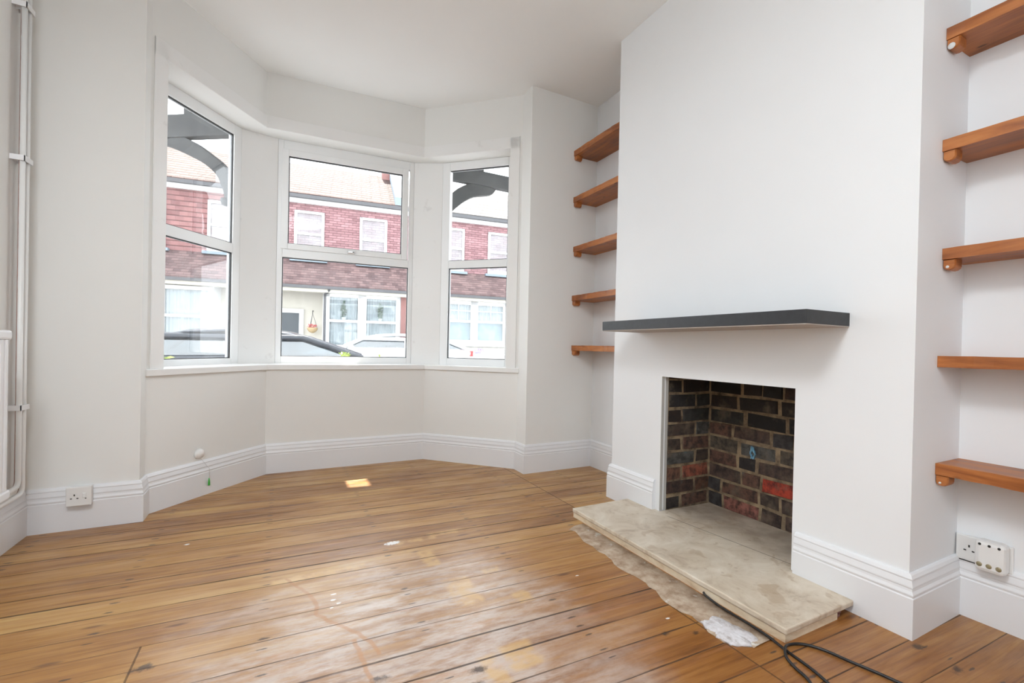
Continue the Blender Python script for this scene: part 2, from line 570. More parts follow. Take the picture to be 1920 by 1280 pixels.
# ------------------------------------------------------------------ mesh building
class MB:
    def __init__(s):
        s.v, s.f, s.mi, s.tone, s.sm = [], [], [], [], []
        s.cur = 0
        s.t = (1, 1, 1, 1)
        s.smooth = False

    def add(s, vs, fs):
        o = len(s.v)
        s.v += [Vector(a) for a in vs]
        for f in fs:
            s.f.append([o + i for i in f])
            s.mi.append(s.cur)
            s.tone.append(s.t)
            s.sm.append(s.smooth)

    def box(s, x0, x1, y0, y1, z0, z1):
        s.prism([(x0, y0), (x1, y0), (x1, y1), (x0, y1)], z0, z1)

    def prism(s, poly, z0, z1):
        a = sum(poly[i][0] * poly[(i + 1) % len(poly)][1] - poly[(i + 1) % len(poly)][0] * poly[i][1] for i in range(len(poly)))
        if a < 0:
            poly = poly[::-1]
        n = len(poly)
        s.add([(p[0], p[1], z0) for p in poly] + [(p[0], p[1], z1) for p in poly],
              [list(range(n))[::-1], [n + i for i in range(n)]] + [[i, (i + 1) % n, n + (i + 1) % n, n + i] for i in range(n)])

    def obox(s, o, ax, ay, az):
        """box from corner o along three edge vectors"""
        o, ax, ay, az = Vector(o), Vector(ax), Vector(ay), Vector(az)
        if ax.cross(ay).dot(az) < 0:
            ax, ay = ay, ax
        vs = [o, o + ax, o + ax + ay, o + ay]
        vs += [q + az for q in vs]
        s.add(vs, [[3, 2, 1, 0], [4, 5, 6, 7], [0, 1, 5, 4], [1, 2, 6, 5], [2, 3, 7, 6], [3, 0, 4, 7]])

    def loft(s, rings, closed=True, caps=True):
        n = len(rings[0])
        vs = [q for r in rings for q in r]
        fs = []
        for k in range(len(rings) - 1):
            for i in range(n if closed else n - 1):
                j = (i + 1) % n
                fs.append([k * n + i, k * n + j, (k + 1) * n + j, (k + 1) * n + i])
        if caps and closed:
            fs.append(list(range(n))[::-1])
            fs.append([(len(rings) - 1) * n + i for i in range(n)])
        s.add(vs, fs)

    def tube(s, path, r, seg=12, caps=True):
        path = [Vector(p) for p in path]
        rings = []
        prev = None
        for i, p in enumerate(path):
            d = (path[min(i + 1, len(path) - 1)] - path[max(i - 1, 0)]).normalized()
            if prev is None:
                up = Vector((0, 0, 1)) if abs(d.z) < .9 else Vector((1, 0, 0))
                a = d.cross(up).normalized()
            else:
                a = (prev - d * prev.dot(d)).normalized()
            prev = a
            b = d.cross(a)
            rr = r[i] if isinstance(r, (list, tuple)) else r
            rings.append([p + (a * math.cos(t) + b * math.sin(t)) * rr for t in [2 * math.pi * k / seg for k in range(seg)]])
        sm = s.smooth
        s.smooth = True
        s.loft(rings, True, caps)
        s.smooth = sm

    def lathe(s, o, axis, prof, seg=20):
        """prof: (radius, distance along axis)"""
        o, axis = Vector(o), Vector(axis).normalized()
        s.tube([o + axis * max(h, i * 1e-6) for i, (r, h) in enumerate(prof)], [max(r, 1e-4) for r, h in prof], seg)


def smooth_path(pts, k=6):
    pts = [Vector(p) for p in pts]
    out = []
    for i in range(len(pts) - 1):
        p0, p1, p2, p3 = pts[max(i - 1, 0)], pts[i], pts[i + 1], pts[min(i + 2, len(pts) - 1)]
        for j in range(k):
            u = j / k
            out.append(.5 * ((2 * p1) + (-p0 + p2) * u + (2 * p0 - 5 * p1 + 4 * p2 - p3) * u * u + (-p0 + 3 * p1 - 3 * p2 + p3) * u ** 3))
    out.append(pts[-1])
    return out


def link(name, mb, mats, parent=None, origin=None, bevel=0, recalc=True):
    if not isinstance(mats, (list, tuple)):
        mats = [mats]
    o0 = Vector((0, 0, 0))
    if parent is not None:
        q = parent
        while q is not None:
            o0 += Vector(q.location)
            q = q.parent
    elif origin is not None:
        o0 = Vector(origin)
    elif origin is None:
        xs = [v.x for v in mb.v]; ys = [v.y for v in mb.v]; zs = [v.z for v in mb.v]
        o0 = Vector(((min(xs) + max(xs)) / 2, (min(ys) + max(ys)) / 2, min(zs)))
    me = bpy.data.meshes.new(name)
    me.from_pydata([tuple(v - o0) for v in mb.v], [], mb.f)
    for mt in mats:
        me.materials.append(mt)
    me.polygons.foreach_set('material_index', mb.mi)
    me.polygons.foreach_set('use_smooth', mb.sm)
    if any(t != (1, 1, 1, 1) for t in mb.tone):
        ca = me.color_attributes.new('tone', 'FLOAT_COLOR', 'CORNER')
        k = 0
        for p in me.polygons:
            for _ in p.loop_indices:
                ca.data[k].color = mb.tone[p.index]
                k += 1
    me.update()
    o = bpy.data.objects.new(name, me)
    COL.objects.link(o)
    if parent is not None:
        o.parent = parent
    else:
        o.location = o0
    if bevel:
        b = o.modifiers.new('bevel', 'BEVEL')
        b.width = bevel
        b.segments = 2
        b.limit_method = 'ANGLE'
    return o


def tag(o, label, cat, group=None):
    o['label'] = label
    o['category'] = cat
    if group:
        o['group'] = group
    return o


def thing(name, label, cat, loc, group=None):
    o = bpy.data.objects.new(name, None)
    o.empty_display_size = .1
    COL.objects.link(o)
    o.location = loc
    return tag(o, label, cat, group)


def struct(name, mb, mats, label=None, **k):
    o = link(name, mb, mats, **k)
    o['kind'] = 'structure'
    if label:
        o['label'] = label
    return o


def boxmb(*a):
    m = MB(); m.box(*a); return m


V2 = lambda a: Vector((a[0], a[1]))


def offset_poly(pts, d):
    """offset an open polyline to its left by d, mitred"""
    pts = [V2(p) for p in pts]
    out = []
    for i, p in enumerate(pts):
        ns = []
        if i > 0:
            e = (p - pts[i - 1]).normalized(); ns.append(Vector((-e.y, e.x)))
        if i < len(pts) - 1:
            e = (pts[i + 1] - p).normalized(); ns.append(Vector((-e.y, e.x)))
        n = sum(ns, Vector((0, 0))).normalized()
        out.append(p + n * (d / max(.3, n.dot(ns[0]))))
    return out


# ------------------------------------------------------------------ room data (metres; y = 0 is the front wall, x = 0 the chimney breast)
H = 2.74
XL, XR = -2.768, .333
YC1, YC2 = -.6895, -2.2179
YB = -5.0
BL, BR = (-2.362, .1035), (-.233, .1458)
B1, B2 = (-1.848, .714), (-.767, .7185)
U1, U2 = (-1.876, .788), (-.800, .726)
ZSILL, ZHEAD = .738, 2.358
TH = .30
dL = (V2(U1) - V2(BL)).normalized()
dR = (V2(BR) - V2(U2)).normalized()
LC, C1, C2, RC = V2((-2.022, .894)), V2((-1.802, .942)), V2((-.843, .863)), V2((-.642, .751))

# floor, ceiling
bay_out = [(-2.80, .0), (-2.72, .34), (-2.06, 1.08), (-.60, 1.08), (.1, .36), (.36, .0)]
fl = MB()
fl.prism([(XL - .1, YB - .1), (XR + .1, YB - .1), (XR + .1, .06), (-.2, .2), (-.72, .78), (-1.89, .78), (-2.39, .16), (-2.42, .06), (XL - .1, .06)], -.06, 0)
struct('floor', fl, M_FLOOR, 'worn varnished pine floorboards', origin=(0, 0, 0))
ce = MB()
ce.prism([(XL - .2, YB - .2), (XR + .3, YB - .2), (XR + .3, .32), (.1, .36), (-.60, 1.02), (-2.06, 1.06), (-2.72, .34), (XL - .2, .32)], H, H + .16)
struct('ceiling', ce, M_CEIL, 'plain white plaster ceiling', origin=(0, 0, H))

# left wall, rear wall (out of view, with a wide garden window), right wall
struct('wall_left', boxmb(XL - .2, XL, YB - .2, .32, -.06, H + .05), M_WALLW, origin=(XL, 0, 0))
rw = MB()
rx0, rx1, rz0, rz1 = -2.5, -.9, .6, 2.35
rw.box(XL - .2, rx0, YB - .2, YB, -.06, H + .05)
rw.box(rx1, XR + .3, YB - .2, YB, -.06, H + .05)
rw.box(rx0, rx1, YB - .2, YB, -.06, rz0)
rw.box(rx0, rx1, YB - .2, YB, rz1, H + .05)
struct('wall_rear', rw, M_WALL, origin=(0, YB, 0))
w4 = MB()
for k in range(4):
    xx = rx0 + (rx1 - rx0 - .06) * k / 3
    w4.box(xx, xx + .06, YB - .14, YB - .07, rz0, rz1)
w4.box(rx0 + .06, rx1 - .06, YB - .14, YB - .07, rz0, rz0 + .06)
w4.box(rx0 + .06, rx1 - .06, YB - .14, YB - .07, rz1 - .06, rz1)
struct('window_4', w4, M_PVC, origin=(0, YB, rz0))
wr = MB()
wr.box(XR, XR + .3, YC1 - .2, .32, -.06, H + .05)
wr.box(XR, XR + .3, YB - .2, YC2 + .2, -.06, H + .05)
struct('wall_right', wr, M_WALL, 'white alcove walls beside the chimney breast', origin=(XR, 0, 0))

# chimney breast with fireplace opening
OY1, OY2, OZ = -1.0972, -1.8276, .7537
cb = MB()
cb.prism([(0, YC1), (0, OY1), (.046, OY1), (.046, OY1 + .016), (XR + .3, OY1 + .016), (XR + .3, YC1)], -.06, H + .02)
cb.prism([(0, YC2), (0, OY2), (.046, OY2), (.046, OY2 - .016), (XR + .3, OY2 - .016), (XR + .3, YC2)], -.06, H + .02)
cb.box(0, XR + .3, OY2, OY1, OZ, H + .02)
cb.box(.48, XR + .3, OY2, OY1, -.06, OZ)
struct('wall_chimney_breast', cb, M_WALL, 'white chimney breast with an open fireplace', origin=(0, -1.45, 0))

# front wall: piers, bay lower wall, band above the windows, corner posts
oL = V2(BL) + V2((-dL.y, dL.x)) * TH
oR = V2(BR) + V2((-dR.y, dR.x)) * TH
fw = MB()
fw.prism([(XL - .2, 0), (BL[0], 0), BL, (BL[0] + .012, BL[1] + .017), tuple(oL), (-2.75, .40), (XL - .2, .32)], -.06, H + .05)
fw.prism([(BR[0], 0), (XR + .3, 0), (XR + .3, .32), (.12, .40), tuple(oR), (BR[0] - .012, BR[1] + .012), BR], -.06, H + .05)
# below the sill
low = [BL, B1, B2, BR]
lo = offset_poly(low, TH)
fw.prism(low + [tuple(p) for p in lo[::-1]], -.06, ZSILL - .036)
up = [BL, U1, U2, BR]
uo = offset_poly(up, .265)
fw.prism(up + [tuple(p) for p in uo[::-1]], ZHEAD, H + .05)
struct('wall_front', fw, M_WALLW, 'white front wall around the bay window', origin=(-1.3, .3, 0))

nL = V2((-dL.y, dL.x))
nR = V2((-dR.y, dR.x))
# corner posts between the windows, and jambs next to the piers
def out2(p, n, d): return tuple(V2(p) + V2(n) * d)
dC = (C2 - C1).normalized()
nC = V2((-dC.y, dC.x))
posts = MB()
posts.prism([tuple(LC), tuple(C1), out2(C1, nC, .10), (-1.98, 1.08), out2(LC, nL, .10)], ZSILL - .03, ZHEAD)
struct('trim_1', posts, M_TRIM, 'white post between left and centre windows', bevel=.002)
posts = MB()
posts.prism([tuple(C2), tuple(RC), out2(RC, nR, .10), (-.66, .95), out2(C2, nC, .10)], ZSILL - .03, ZHEAD)
struct('trim_2', posts, M_TRIM, 'white post between centre and right windows', bevel=.002)
sL0 = .091                      # where the left casing ends along the left wall
aL = V2(BL) + dL * sL0
offL = (LC - V2(BL)).dot(nL)
jl = MB()
jl.prism([tuple(V2(BL) + dL * .016), tuple(aL), tuple(aL + nL * (offL + .10)), tuple(V2(BL) + dL * .016 + nL * (offL + .10))], ZSILL - .03, ZHEAD)
jl.obox((*(V2(BL) + dL * .016 - nL * .006), ZSILL), (*(dL * (sL0 - .016)), 0), (*(nL * .006), 0), (0, 0, 1.70))
struct('trim_3', jl, M_TRIM, 'worn white casing left of the bay windows', bevel=.0015)
lenR = (V2(BR) - V2(U2)).length
sR0 = lenR - .094
aR = V2(U2) + dR * sR0
offR = (RC - V2(U2)).dot(nR)
jr = MB()
e = V2(U2) + dR * (lenR - .018)
jr.prism([tuple(aR), tuple(e), tuple(e + nR * (offR + .10)), tuple(aR + nR * (offR + .10))], ZSILL - .03, ZHEAD)
jr.obox((*(aR - nR * .006), ZSILL), (*(dR * (lenR - .018 - sR0)), 0), (*(nR * .006), 0), (0, 0, 1.70))
struct('trim_4', jr, M_TRIM, 'worn white casing right of the bay windows', bevel=.0015)
# head board under the band
hp = [tuple(V2(BL) + dL * .016), U1, U2, tuple(V2(U2) + dR * (lenR - .018))]
hi = offset_poly(hp, -.006)
hb = MB()
hb.prism(hp + [tuple(p) for p in hi[::-1]], ZHEAD, ZHEAD + .084)
struct('trim_5', hb, M_TRIM, 'scuffed white head board across the bay', bevel=.0015)
# window board (sill)
sp = [tuple(V2(BL) - (V2(B1) - V2(BL)).normalized() * .012), B1, B2, tuple(V2(BR) + (V2(BR) - V2(B2)).normalized() * .012)]
si = offset_poly(sp, -.016)
so = offset_poly(sp, .29)
sb = MB()
sb.prism([tuple(p) for p in si] + [tuple(p) for p in so[::-1]], ZSILL - .036, ZSILL)
struct('trim_6', sb, M_TRIM, 'white painted window board along the bay', bevel=.004)

# skirting boards
PROF = [(0, 0), (.021, 0), (.021, .128), (.0185, .1305), (.0185, .134), (.0205, .137), (.0205, .141), (.0165, .150), (.0155, .158), (.0175, .160),
        (.0175, .164), (.014, .178), (.0125, .183), (.0145, .1845), (.0145, .188), (.010, .197), (.006, .2007), (0, .2007)]


def skirting(name, path, label=None, i0=None, i1=None):
    """path runs with the wall on its left and the room on its right"""
    path = [V2(p) for p in path]
    rings = []
    offs = {d: offset_poly(path, -d) for d in sorted(set(p[0] for p in PROF))}
    for i in range(len(path)):
        rings.append([Vector((offs[d][i].x, offs[d][i].y, z + .0)) for d, z in PROF])
    if i0 is not None:
        rings = rings[i0:i1]
    m = MB()
    m.loft(rings, True, True)
    return struct(name, m, M_SKIRT, label)


run = [(XL, YB), (XL, 0), (BL[0], 0), BL, B1, B2, BR, (BR[0], 0), (XR, 0), (XR, YC1), (0, YC1), (0, OY1 + .032)]
skirting('baseboard_left', run, 'tall white skirting under the radiator', 0, 2)
skirting('baseboard_front', run, 'tall white moulded skirting along the front wall and bay', 1, 9)
skirting('baseboard_alcove', run, 'white skirting in the window alcove', 8, 11)
# left of the fireplace the skirting stands partly on the hearth
def chim_skirt(name, path, hearth_y0, hearth_y1, label):
    ob = skirting(name, path, label)
    return ob
skirting('baseboard_chimney', run, 'short white skirting left of the fireplace', 10, 12)
skirting('baseboard_right', [(0, OY2 - .018), (0, YC2), (XR, YC2), (XR, YB)], 'tall white skirting right of the fireplace')

# ------------------------------------------------------------------ bay windows
def plane_fn(o, d, n):
    """o,d,n 2D: returns f(s, depth outward, z) -> 3D"""
    return lambda s, q, z: Vector((o.x + d.x * s + n.x * q, o.y + d.y * s + n.y * q, z))


def fr_box(m, P, s0, s1, q0, q1, z0, z1):
    o = P(s0, q0, z0)
    m.obox(o, P(s1, q0, z0) - o, P(s0, q1, z0) - o, Vector((0, 0, z1 - z0)))


def ring(m, P, s0, s1, z0, z1, w, q0, q1):
    fr_box(m, P, s0, s0 + w, q0, q1, z0, z1)
    fr_box(m, P, s1 - w, s1, q0, q1, z0, z1)
    fr_box(m, P, s0 + w, s1 - w, q0, q1, z0, z0 + w)
    fr_box(m, P, s0 + w, s1 - w, q0, q1, z1 - w, z1)


def pane(win, P, s0, s1, z0, z1, q):
    g = MB()
    ring(g, P, s0 - .001, s1 + .001, z0 - .001, z1 + .001, .006, q + .010, q + .017)
    link('gasket', g, M_GASKET, win)
    g = MB()
    ring(g, P, s0 - .001, s1 + .001, z0 - .001, z1 + .001, .006, q + .022, q + .032)
    link('glazing_spacer', g, M_SPACER, win)
    g = MB()
    fr_box(g, P, s0 - .002, s1 + .002, q + .018, q + .020, z0 - .002, z1 + .002)
    link('glass_pane', g, M_GLASS, win)


def window(name, label, o, d, n, s0, s1, panes, bar, sash=None):
    P = plane_fn(o, d, n)
    w = bpy.data.objects.new(name, None)
    COL.objects.link(w)
    c = P((s0 + s1) / 2, 0, ZSILL)
    w.location = c
    w['kind'] = 'structure'
    w['label'] = label
    (a0, a1, z0, z1), (b0, b1, z2, z3) = panes         # lower, upper
    f = MB()
    fr_box(f, P, s0, a0, 0, .046, ZSILL - .004, ZHEAD)
    fr_box(f, P, a1, s1, 0, .046, ZSILL - .004, ZHEAD)
    fr_box(f, P, a0, a1, 0, .046, ZSILL - .004, z0)
    fr_box(f, P, a0, a1, 0, .046, z3 if not sash else sash[3], ZHEAD)
    link('window_frame', f, M_PVC, w, bevel=.003)
    f = MB()
    fr_box(f, P, a0, a1, -.0005, .046, z1, z2 if not sash else sash[2])
    link('transom', f, M_PVC, w, bevel=.003)
    if sash:
        f = MB()
        t0, t1, t2, t3 = sash
        fr_box(f, P, t0, b0, -.010, .040, t2, t3)
        fr_box(f, P, b1, t1, -.010, .040, t2, t3)
        fr_box(f, P, b0, b1, -.010, .040, t2, z2)
        fr_box(f, P, b0, b1, -.010, .040, z3, t3)
        so_ = link('opening_sash', f, M_PVC, w, bevel=.003)
        h = MB()
        hs = (t0 + t1) / 2 + .028
        hz = t2 + .014
        fr_box(h, P, hs - .026, hs + .026, -.020, -.010, hz - .010, hz + .012)
        fr_box(h, P, hs - .022, hs + .055 - .03, -.034, -.020, hz - .006, hz + .009)
        link('window_handle', h, M_CHROME, w, bevel=.003)
        h = MB()
        fr_box(h, P, hs + .012, hs + .020, -.036, -.033, hz - .003, hz + .006)
        link('key_hole', h, M_HOLE, w)
        pane(w, P, b0, b1, z2, z3, -.008)
    else:
        pane(w, P, b0, b1, z2, z3, 0)
    pane(w, P, a0, a1, z0, z1, 0)
    return w


oLw = LC - dL
sLa = (aL + nL * offL - oLw).dot(dL)
window('window_1', 'tall fixed window on the left side of the bay', oLw, dL, nL, sLa + .001, .9995, ((sLa + .06, .936, .776, 1.490), (sLa + .06, .938, 1.553, 2.289)), 0)
window('window_2', 'centre bay window with a top opening sash', C1, dC, nC, .0005, (C2 - C1).length - .0005, ((.036, .928, .788, 1.511), (.070, .871, 1.612, 2.246)), 0, (.024, .917, 1.571, 2.293))
sRa = (aR + nR * offR - RC).dot(dR)
window('window_3', 'tall fixed window on the right side of the bay', RC, dR, nR, .0005, sRa - .001, ((.066, sRa - .06, .792, 1.511), (.056, sRa - .06, 1.571, 2.293)), 0)

# ------------------------------------------------------------------ fireplace lining
def firebox():
    m = MB()
    mo = MB()
    CH, BLN = .078, .232
    z0 = .036
    rnd = random.Random(5)
    dark = [(70, 56, 48), (54, 46, 43), (82, 64, 56), (46, 41, 40), (98, 70, 58), (62, 58, 58), (112, 78, 62), (84, 82, 78), (74, 54, 46)]

    def brick(P, a0, a1, zz0, zz1, rgb=None, proud=0.):
        c = rgb or rnd.choice(dark)
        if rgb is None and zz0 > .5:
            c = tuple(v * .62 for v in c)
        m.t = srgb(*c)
        j = lambda k=.0045: rnd.uniform(-k, k)
        q = rnd.uniform(-.003, .003) + proud
        ins = .008
        vs = [P(a0 + .006 + j(), 0, zz0 + .006 + j()), P(a1 - .006 + j(), 0, zz0 + .006 + j()), P(a1 - .006 + j(), 0, zz1 - .006 + j()), P(a0 + .006 + j(), 0, zz1 - .006 + j())]
        ce_ = sum(vs, Vector()) / 4
        fr_ = [v + (ce_ - v) * .07 + (P(0, 1, 0) - P(0, 0, 0)) * (.010 + q) for v in vs]
        back = [v - (P(0, 1, 0) - P(0, 0, 0)) * .01 for v in vs]
        mid = [v + (P(0, 1, 0) - P(0, 0, 0)) * (.004 + q) for v in vs]
        m.add(fr_ + mid + back, [[0, 1, 2, 3]] + [[4 + i, 4 + (i + 1) % 4, (i + 1) % 4, i] for i in range(4)] + [[8 + i, 8 + (i + 1) % 4, 4 + (i + 1) % 4, 4 + i] for i in range(4)])

    # back wall, a = distance from the left corner, facing the room
    Pb = lambda a, q, z: Vector((.372 - q, OY1 - a, z))
    Pl = lambda a, q, z: Vector((.372 - a, OY1 + .012 - q, z))
    Pr = lambda a, q, z: Vector((.372 - a, OY2 - .012 + q, z))
    width = OY1 - OY2
    for k in range(10):
        a = 0.
        zz0 = z0 + CH * k + rnd.uniform(-.004, .004)
        zz1 = z0 + CH * (k + 1)
        first = {0: .10, 1: .09, 2: .215, 3: .19, 4: .20, 5: .155, 6: .235, 7: .19, 8: .21, 9: .2}[k]
        i = 0
        while a < width - .02:
            ln = first if i == 0 else rnd.choice([BLN, BLN, BLN * .95, .118])
            b = min(a + ln, width)
            if width - b < .05:
                b = width
            rgb = None
            if k == 2 and a < .335 < b:
                rgb = (172, 62, 42)
            elif k == 0 and a < .12 < b:
                rgb = (150, 96, 84)
            elif k == 4 and rnd.random() < .7:
                rgb = (88, 78, 66)
            elif k == 2 and b > width - .05:
                rgb = (142, 66, 46)
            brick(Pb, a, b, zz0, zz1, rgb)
            a = b
            i += 1
        for P, dep in ((Pl, .325), (Pr, .325)):
            a, i = 0., 0
            ff = .11 if k % 2 else .215
            while a < dep - .02:
                b = min(a + (ff if i == 0 else .225), dep)
                rgb = None
                if P is Pl and k == 2 and i == 0:
                    rgb = (150, 84, 64)
                elif P is Pl and k == 1 and i == 0:
                    rgb = (92, 62, 46)
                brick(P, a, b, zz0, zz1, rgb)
                a = b
                i += 1
    mo.box(.3655, .50, OY2 - .02, OY1 + .02, .03, .85)
    mo.add([Pl(-.02, .0065, .03), Pl(.326, .0065, .03), Pl(.326, .0065, .85), Pl(-.02, .0065, .85)], [[0, 1, 2, 3]])
    mo.add([Pr(-.02, .0065, .03), Pr(.326, .0065, .03), Pr(.326, .0065, .85), Pr(-.02, .0065, .85)], [[3, 2, 1, 0]])
    # dark throat of the flue above the opening
    b = link('wall_firebox', m, M_BRICK, origin=(.2, -1.46, 0))
    b['kind'] = 'structure'
    b['label'] = 'sooty brick lining of the fireplace'
    mo_ = link('mortar', mo, M_MORTAR, b)
    # scrap of blue chalk on one brick
    ch = MB()
    rr = random.Random(3)
    for _ in range(9):
        y0, zz = -1.384 + rr.uniform(-.02, .02), .378 + rr.uniform(-.024, .024)
        an = rr.uniform(.9, 2.0)
        ll = rr.uniform(.012, .028)
        dy, dz = math.cos(an) * ll, math.sin(an) * ll
        ch.obox((.3555, y0 - dy / 2, zz - dz / 2), (0, dy, dz), (0, .004, .0), (.012, 0, 0))
    link('blue_chalk_mark', ch, plain('pale_blue_chalk', (.20, .42, .58, 1), .9), b)


firebox()
jb = MB()
jb.box(.001, .046, OY1 - .0015, OY1 + .001, .0462, OZ)
struct('trim_7', jb, plain('grey_board_edge', (.50, .485, .46, 1), .7), 'grey board edge of the fireplace opening')
jb2 = MB()
jb2.box(.020, .026, OY1 - .004, OY1 - .0015, .0462, OZ)
struct('trim_8', jb2, M_WALL, 'metal bead on the fireplace jamb')

# hearth: marble slab over a recessed edge course
HX, HY1, HY2 = -.395, -.868, -2.068
ht = thing('hearth', 'beige marble hearth slab in front of the brick fireplace', 'hearth', (-.1, -1.46, 0))
s = MB()
s.prism([(HX, HY1), (HX, HY2), (-.0215, HY2), (-.0215, OY2 - .0185), (-.0005, OY2 - .0185), (-.0005, OY2 + .003), (.356, OY2 + .012), (.356, OY1 - .018), (-.0005, OY1 - .005), (-.0005, OY1 + .031), (-.0215, OY1 + .031), (-.0215, HY1)], .0262, .0462)
link('hearth_slab', s, M_MARBLE, ht, bevel=.004)
s = MB()
s.prism([(HX + .004, HY1 - .006), (HX + .004, HY2 + .005), (-.11, HY2 + .005), (-.11, HY1 - .006)], .0, .0262)
link('hearth_edge', s, M_RISER, ht)
rb = MB()
rnd = random.Random(11)
for k in range(7):
    x0 = -.095 + rnd.uniform(-.02, .05)
    y0 = HY2 + .012 + rnd.uniform(0, .02)
    rb.box(x0, x0 + rnd.uniform(.012, .03), y0, y0 + .02, 0, rnd.uniform(.008, .022))
link('broken_brick_rubble', rb, M_BRICKCH, ht)
# skirting stands over the slab: the slab is let in below it (slab stops at the skirting face)

# cement strip along the hearth and plaster spill
cs = MB()
rnd = random.Random(2)
ys = [-.985 - i * .03 for i in range(36)]
fr_, bk = [], []
for i, y in enumerate(ys):
    t = i / 35
    xo = -.505 - .06 * t + .03 * math.sin(i * .7) * .3 + rnd.uniform(-.010, .010)
    if i == 0: xo = -.46
    if i > 33: xo = -.50
    fr_.append(Vector((xo, y, .0008)))
    bk.append(Vector((-.400 - .004 * rnd.random(), y, .0008)))
top = [Vector((p.x * .6 + q.x * .4, p.y, .0035 + rnd.uniform(-.001, .002))) for p, q in zip(fr_, bk)]
top2 = [Vector((q.x, q.y, .004)) for q in bk]
cs.smooth = True
cs.loft([fr_, [Vector((p.x + .012, p.y, .003)) for p in fr_], top, top2, [Vector((q.x, q.y, .0)) for q in bk]], False)
ob = tag(link('cement_strip', cs, M_CEMENT), 'rough bare cement strip in the floor along the hearth front', 'cement')
ps = MB()
cx, cy = -.505, -1.945
pts = [(-.539, -1.862), (-.507, -1.868), (-.477, -1.858), (-.462, -1.90), (-.452, -1.955), (-.444, -2.005), (-.452, -2.022), (-.470, -2.024), (-.487, -2.012), (-.500, -2.030), (-.538, -2.010), (-.556, -1.985), (-.560, -1.948), (-.545, -1.93), (-.552, -1.90)]
fine = []
for i in range(len(pts)):
    a, b = V2(pts[i]), V2(pts[(i + 1) % len(pts)])
    for k in range(4):
        q = a + (b - a) * (k / 4)
        fine.append(q + Vector((rnd.uniform(-.004, .004), rnd.uniform(-.004, .004))))
ps.smooth = True
c2 = V2((cx, cy))
ps.loft([[Vector((q.x, q.y, .001)) for q in fine], [Vector((*(c2 + (q - c2) * .93), .0062)) for q in fine], [Vector((*(c2 + (q - c2) * .5), .0085 + rnd.uniform(0, .002))) for q in fine], [Vector((*(c2 + (q - c2) * .05), .008)) for q in fine]], True, True)
tag(link('plaster_spill', ps, M_PLASTER), 'crusty white plaster spill at the near end of the cement strip', 'plaster')

# ------------------------------------------------------------------ mantel shelf
ms = thing('mantel_shelf', 'charcoal floating mantel shelf on the white chimney breast', 'shelf', (-.13, -1.465, .989))
s = MB()
s.box(-.2552, -.0005, -2.0205, -.9083, .991, 1.0375)
link('shelf_body', s, M_CHARCOAL, ms, bevel=.0012)
s = MB()
s.box(-.2535, -.0005, -2.019, -.910, .9875, .991)
o = link('underside_panel', s, M_UNDER, ms)
o['label'] = 'pale beige underside'

# ------------------------------------------------------------------ alcove shelves
names_l = ['topmost', 'second from top', 'third from top', 'fourth from top', 'lowest']


def alcove_shelf(y0, y1, xf, ztop, th, cy, cs_, label, group, cleat=True, rnd_end=True, dab=0.):
    t = thing('alcove_shelf', label, 'shelf', ((xf + XR) / 2, (y0 + y1) / 2, ztop - th), group)
    s = MB()
    rr = random.Random(int(ztop * 1000))
    n = 24
    rings = []
    lo_, hi_ = min(y0, y1), max(y0, y1)
    for i in range(n + 1):
        y = lo_ + (hi_ - lo_) * i / n
        w = rr.uniform(-.0018, .0018)
        rings.append([Vector((xf + w, y, ztop - th + rr.uniform(-.001, .001))), Vector((XR - .0005, y, ztop - th)), Vector((XR - .0005, y, ztop)), Vector((xf + w, y, ztop + rr.uniform(-.0008, .0008)))])
    s.loft(rings, True, True)
    link('shelf_board', s, M_SHELF, t)
    for yy, dr in ((cy, cs_), ((y1 if cy == y0 else y0), -cs_)) if cleat else ():
        c = MB()
        y2 = yy + dr * .034
        a, b = min(yy, y2), max(yy, y2)
        zt = ztop - th - .0002
        hgt = .036
        prof = []
        # a batten with rounded lower corners
        for ang in range(0, 181, 30):
            prof.append(((a + b) / 2 - (b - a) / 2 * math.cos(math.radians(ang)), zt - hgt + .014 - .014 * math.sin(math.radians(ang))))
        prof = [(a, zt)] + prof + [(b, zt)]
        xs = xf + .004 if rnd_end else xf + .002
        rings = [[Vector((x, q[0] if k else (q[0] * .86 + (a + b) / 2 * .14), q[1] if k else (q[1] * .86 + (zt - hgt / 2) * .14))) for q in prof] for k, x in ((0, xs), (1, xs + .006), (1, xs + .048))]
        c.loft(rings, True, True)
        cl = link('support_batten', c, M_SHELF, t)
        if dab and yy == cy:
            p = MB()
            p.lathe((xs - .0015, (a + b) / 2 - dr * .004, zt - hgt + .011), (1, 0, 0), [(.0, 0), (dab * .9, .0003), (dab, .002), (dab * .6, .004)], 10)
            link('paint_dab', p, M_OUTW, cl)
    return t


